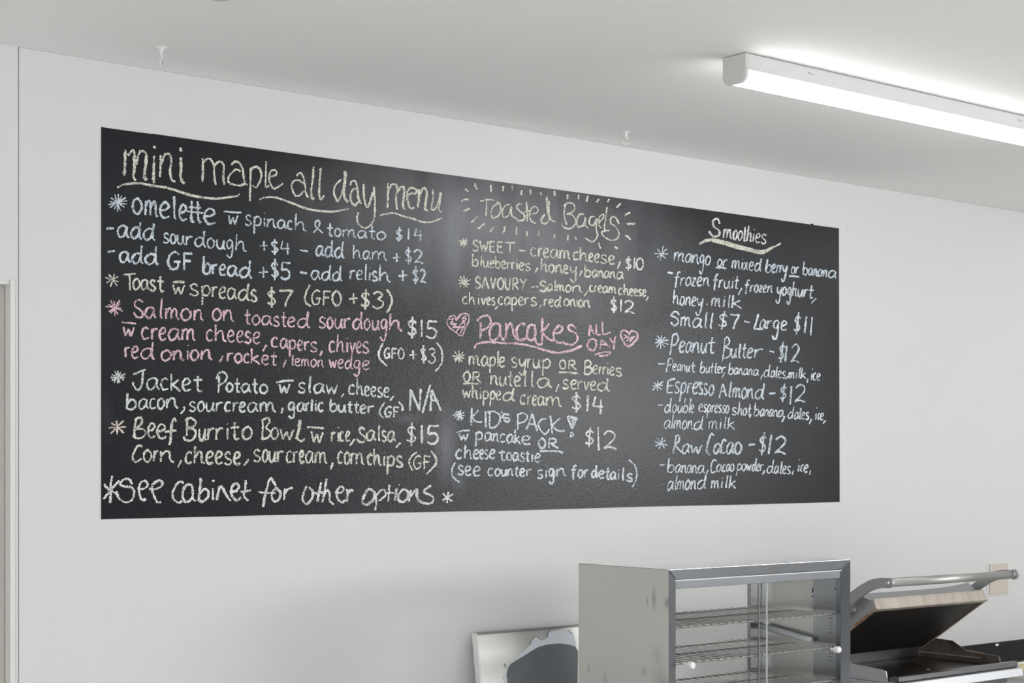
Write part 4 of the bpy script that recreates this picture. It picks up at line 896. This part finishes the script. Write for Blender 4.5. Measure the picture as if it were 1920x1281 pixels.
gbox('front_apron', M['darksteel'], gr, 4.52, 5.150, 3.505, 3.55, BZ+.02, .827)
# lid
d = (math.cos(math.radians(35)), -math.sin(math.radians(35))); nn = (-d[1], d[0])
def LP(s, h): return (3.580+d[0]*s+nn[0]*h, 1.102+d[1]*s+nn[1]*h)
gprism('lid_plate', M['black'], [LP(.002, 0), LP(.335, 0), LP(.335, .034), LP(.002, .034)], 4.503, 5.127, gr, bevel=.0015)['label'] = 'black upper cooking plate, seen from below'
gprism('lid_front_strip', M['heatstain'], [LP(-.004, -.001), LP(.002, -.001), LP(.002, .037), LP(-.013, .035)], 4.500, 5.130, gr, bevel=.0025)['label'] = 'heat-stained front strip of the lid'
gprism('lid_lip', M['heatstain'], [LP(-.006, -.0045), LP(.010, -.0045), LP(.010, -.001), LP(-.006, -.001)], 4.504, 5.134, gr, bevel=.0008)
gprism('lid_side', M['arm'], [LP(.0, .004), LP(.34, .004), LP(.34, .070), LP(.03, .070), LP(.0, .036)], 4.499, 4.503, gr)
gprism('lid_side', M['arm'], [LP(.0, .004), LP(.34, .004), LP(.34, .070), LP(.03, .070), LP(.0, .036)], 5.127, 5.131, gr)
gprism('lid_rim', M['rust'], [LP(.0, -.004), LP(.34, -.004), LP(.34, .005), LP(.0, .005)], 4.4985, 4.505, gr, bevel=.0008)['label'] = 'rusty lower rim of the lid'
gprism('lid_rim', M['rust'], [LP(.0, -.004), LP(.34, -.004), LP(.34, .005), LP(.0, .005)], 5.125, 5.1315, gr, bevel=.0008)
# curved cover: rises towards both arms
bm = bmesh.new(); prev = None
NX = 22
for i in range(NX+1):
    u = i/NX; x = 4.503+u*(5.127-4.503); e = (2*u-1); hgt = .077+.012*max(0, e)**3+.003*e*e
    ring = [bm.verts.new(G3(x, *LP(s, h))) for s, h in ((.010, .0345), (.028, hgt), (.30, hgt), (.335, .0345))]
    if prev:
        for k in range(3): bm.faces.new((prev[k], ring[k], ring[k+1], prev[k+1]))
        bm.faces.new((prev[3], ring[3], ring[0], prev[0]))
    else: bm.faces.new(ring)
    prev = ring
bm.faces.new(prev[::-1]); bmesh.ops.recalc_face_normals(bm, faces=bm.faces[:])
link('lid_cover', bm, M['arm'], gr)
# arms
cl = [(3.4965, 1.197), (3.530, 1.196), (3.570, 1.186), (3.620, 1.160), (3.670, 1.124), (3.730, 1.072), (3.80, 1.015)]
def arm(x0, x1, path, wd, name='handle_arm'):
    P = []
    for i in range(len(path)-1):
        for k in range(5):
            t_ = k/5; q0, q1, q2, q3 = path[max(i-1,0)], path[i], path[i+1], path[min(i+2,len(path)-1)]
            P.append(tuple(.5*(2*q1[j]+(q2[j]-q0[j])*t_+(2*q0[j]-5*q1[j]+4*q2[j]-q3[j])*t_*t_+(3*q1[j]-q0[j]-3*q2[j]+q3[j])*t_**3) for j in (0, 1)))
    P.append(path[-1]); up, dn = [], []
    for i, p in enumerate(P):
        a = P[max(i-1,0)]; b_ = P[min(i+1,len(P)-1)]; l = math.hypot(b_[0]-a[0], b_[1]-a[1]); nx, ny = -(b_[1]-a[1])/l, (b_[0]-a[0])/l
        w_ = wd*(.84+.2*i/len(P))
        up.append((p[0]+nx*w_/2, p[1]+ny*w_/2)); dn.append((p[0]-nx*w_/2, p[1]-ny*w_/2))
    c = P[0]; r = wd*.42; a0 = math.atan2(up[0][1]-c[1], up[0][0]-c[0])
    capp = [(c[0]+r*math.cos(a0+math.pi*k/8), c[1]+r*math.sin(a0+math.pi*k/8)) for k in range(1, 8)]
    return gprism(name, M['arm'], up[::-1]+capp+dn, x0, x1, gr, bevel=.001)
la = arm(4.462, 4.469, cl, .040)
ra = arm(5.160, 5.167, cl[:5]+[(3.690, 1.108)], .036)
for x0, par in ((4.4605, la), (5.1665, ra)):
    bm = bmesh.new(); lathe(bm, [(.0085, 0), (.0085, -.0015), (.006, -.0035), (.0015, -.004)], G3(x0+.0015, 3.5, 1.198), 'x', 18); link('bolt', bm, M['chrome'], par)
bm = bmesh.new(); lathe(bm, [(.0045, 0), (.0045, .012), (.002, .013)], G3(4.469, 3.645, 1.098), 'x', 12); link('bolt', bm, M['chrome'], la)
gbox('spacer', M['arm'], ra, 5.131, 5.161, 3.640, 3.672, 1.098, 1.128)
gbox('spacer', M['arm'], la, 4.469, 4.499, 3.665, 3.700, 1.086, 1.118)
bm = bmesh.new(); tube(bm, [G3(4.478, 3.5, 1.198), G3(5.176, 3.5, 1.1955)], .0152, 24); link('handle_bar', bm, M['alu'], gr, smooth=False)
for p in gr.children[-1].data.polygons if False else bpy.data.objects['handle_bar'].data.polygons: p.use_smooth = len(p.vertices) == 4
bm = bmesh.new(); lathe(bm, [(.0165, 0), (.0175, .004), (.0165, .014)], G3(4.466, 3.5, 1.198), 'x', 24); link('handle_collar', bm, M['alu'], gr)
bm = bmesh.new(); lathe(bm, [(.0165, 0), (.0185, .004), (.0185, .010), (.015, .017), (.006, .020)], G3(5.178, 3.5, 1.1955), 'x', 24); link('handle_cap', bm, M['arm'], gr, bevel=.001)
# crumbs left on the plate
for x, y in ((4.66, 3.72), (4.84, 3.62)):
    bm = bmesh.new(); bmesh.ops.create_icosphere(bm, subdivisions=1, radius=.006)
    for v in bm.verts: v.co = Vector((v.co.x*1.8, v.co.y, v.co.z*.35))+Vector(G3(x, y, .8675))
    o = link('crumb', bm, M['rust'], None); o['label'] = 'brown crumb on the griddle plate, %s' % ('towards the left' if x < 4.7 else 'towards the right front'); o['category'] = 'crumb'; o['group'] = 'crumbs on the griddle plate'

# black appliance against the wall, right of the grill
t = thing('black_panel', 'low flat black panel standing upright behind and right of the grill', 'panel', (5.72, 4.01, BT))
box('board', M['blackpl'], t, 5.02, 6.45, 4.000, 4.018, BT, .863, bevel=.0006)
box('corner_clip', M['whitepl'], t, 5.795, 5.815, 3.997, 4.0005, .851, .860, bevel=.001)
# white tray with a yellow cloth
a, b_, c = ray(1921, 1266); kk = 3.66/b_
tx = a*kk
t = thing('plastic_tray', 'white plastic tray beside the grill at the right edge of the picture', 'tray', (tx+.10, 3.66, BT))
box('tray_base', M['whitepl'], t, tx-.045, tx+.26, 3.57, 3.80, BT, BT+.004)
for a_ in ((tx-.045, tx-.040, 3.57, 3.80), (tx+.255, tx+.26, 3.57, 3.80), (tx-.040, tx+.255, 3.57, 3.575), (tx-.040, tx+.255, 3.795, 3.80)):
    box('tray_side', M['whitepl'], t, *a_, BT+.004, BT+(.030 if a_[3] < 3.6 else .034), bevel=.0008)
bm = bmesh.new(); bmesh.ops.create_grid(bm, x_segments=18, y_segments=14, size=.5)
for v in bm.verts:
    x, y = v.co.x, v.co.y
    v.co = Vector((tx+.10+x*.24, 3.685+y*.19, BT+.024+.008*mnoise.noise(Vector((x*6, y*6, 3)))))
ge = bmesh.ops.extrude_face_region(bm, geom=bm.faces[:])
for v in [q for q in ge['geom'] if isinstance(q, bmesh.types.BMVert)]: v.co.z -= .014
bmesh.ops.recalc_face_normals(bm, faces=bm.faces[:])
o = link('folded_cloth', bm, M['yellow'], None, smooth=True); o['label'] = 'yellow folded cloth lying in the white tray'; o['category'] = 'cloth'
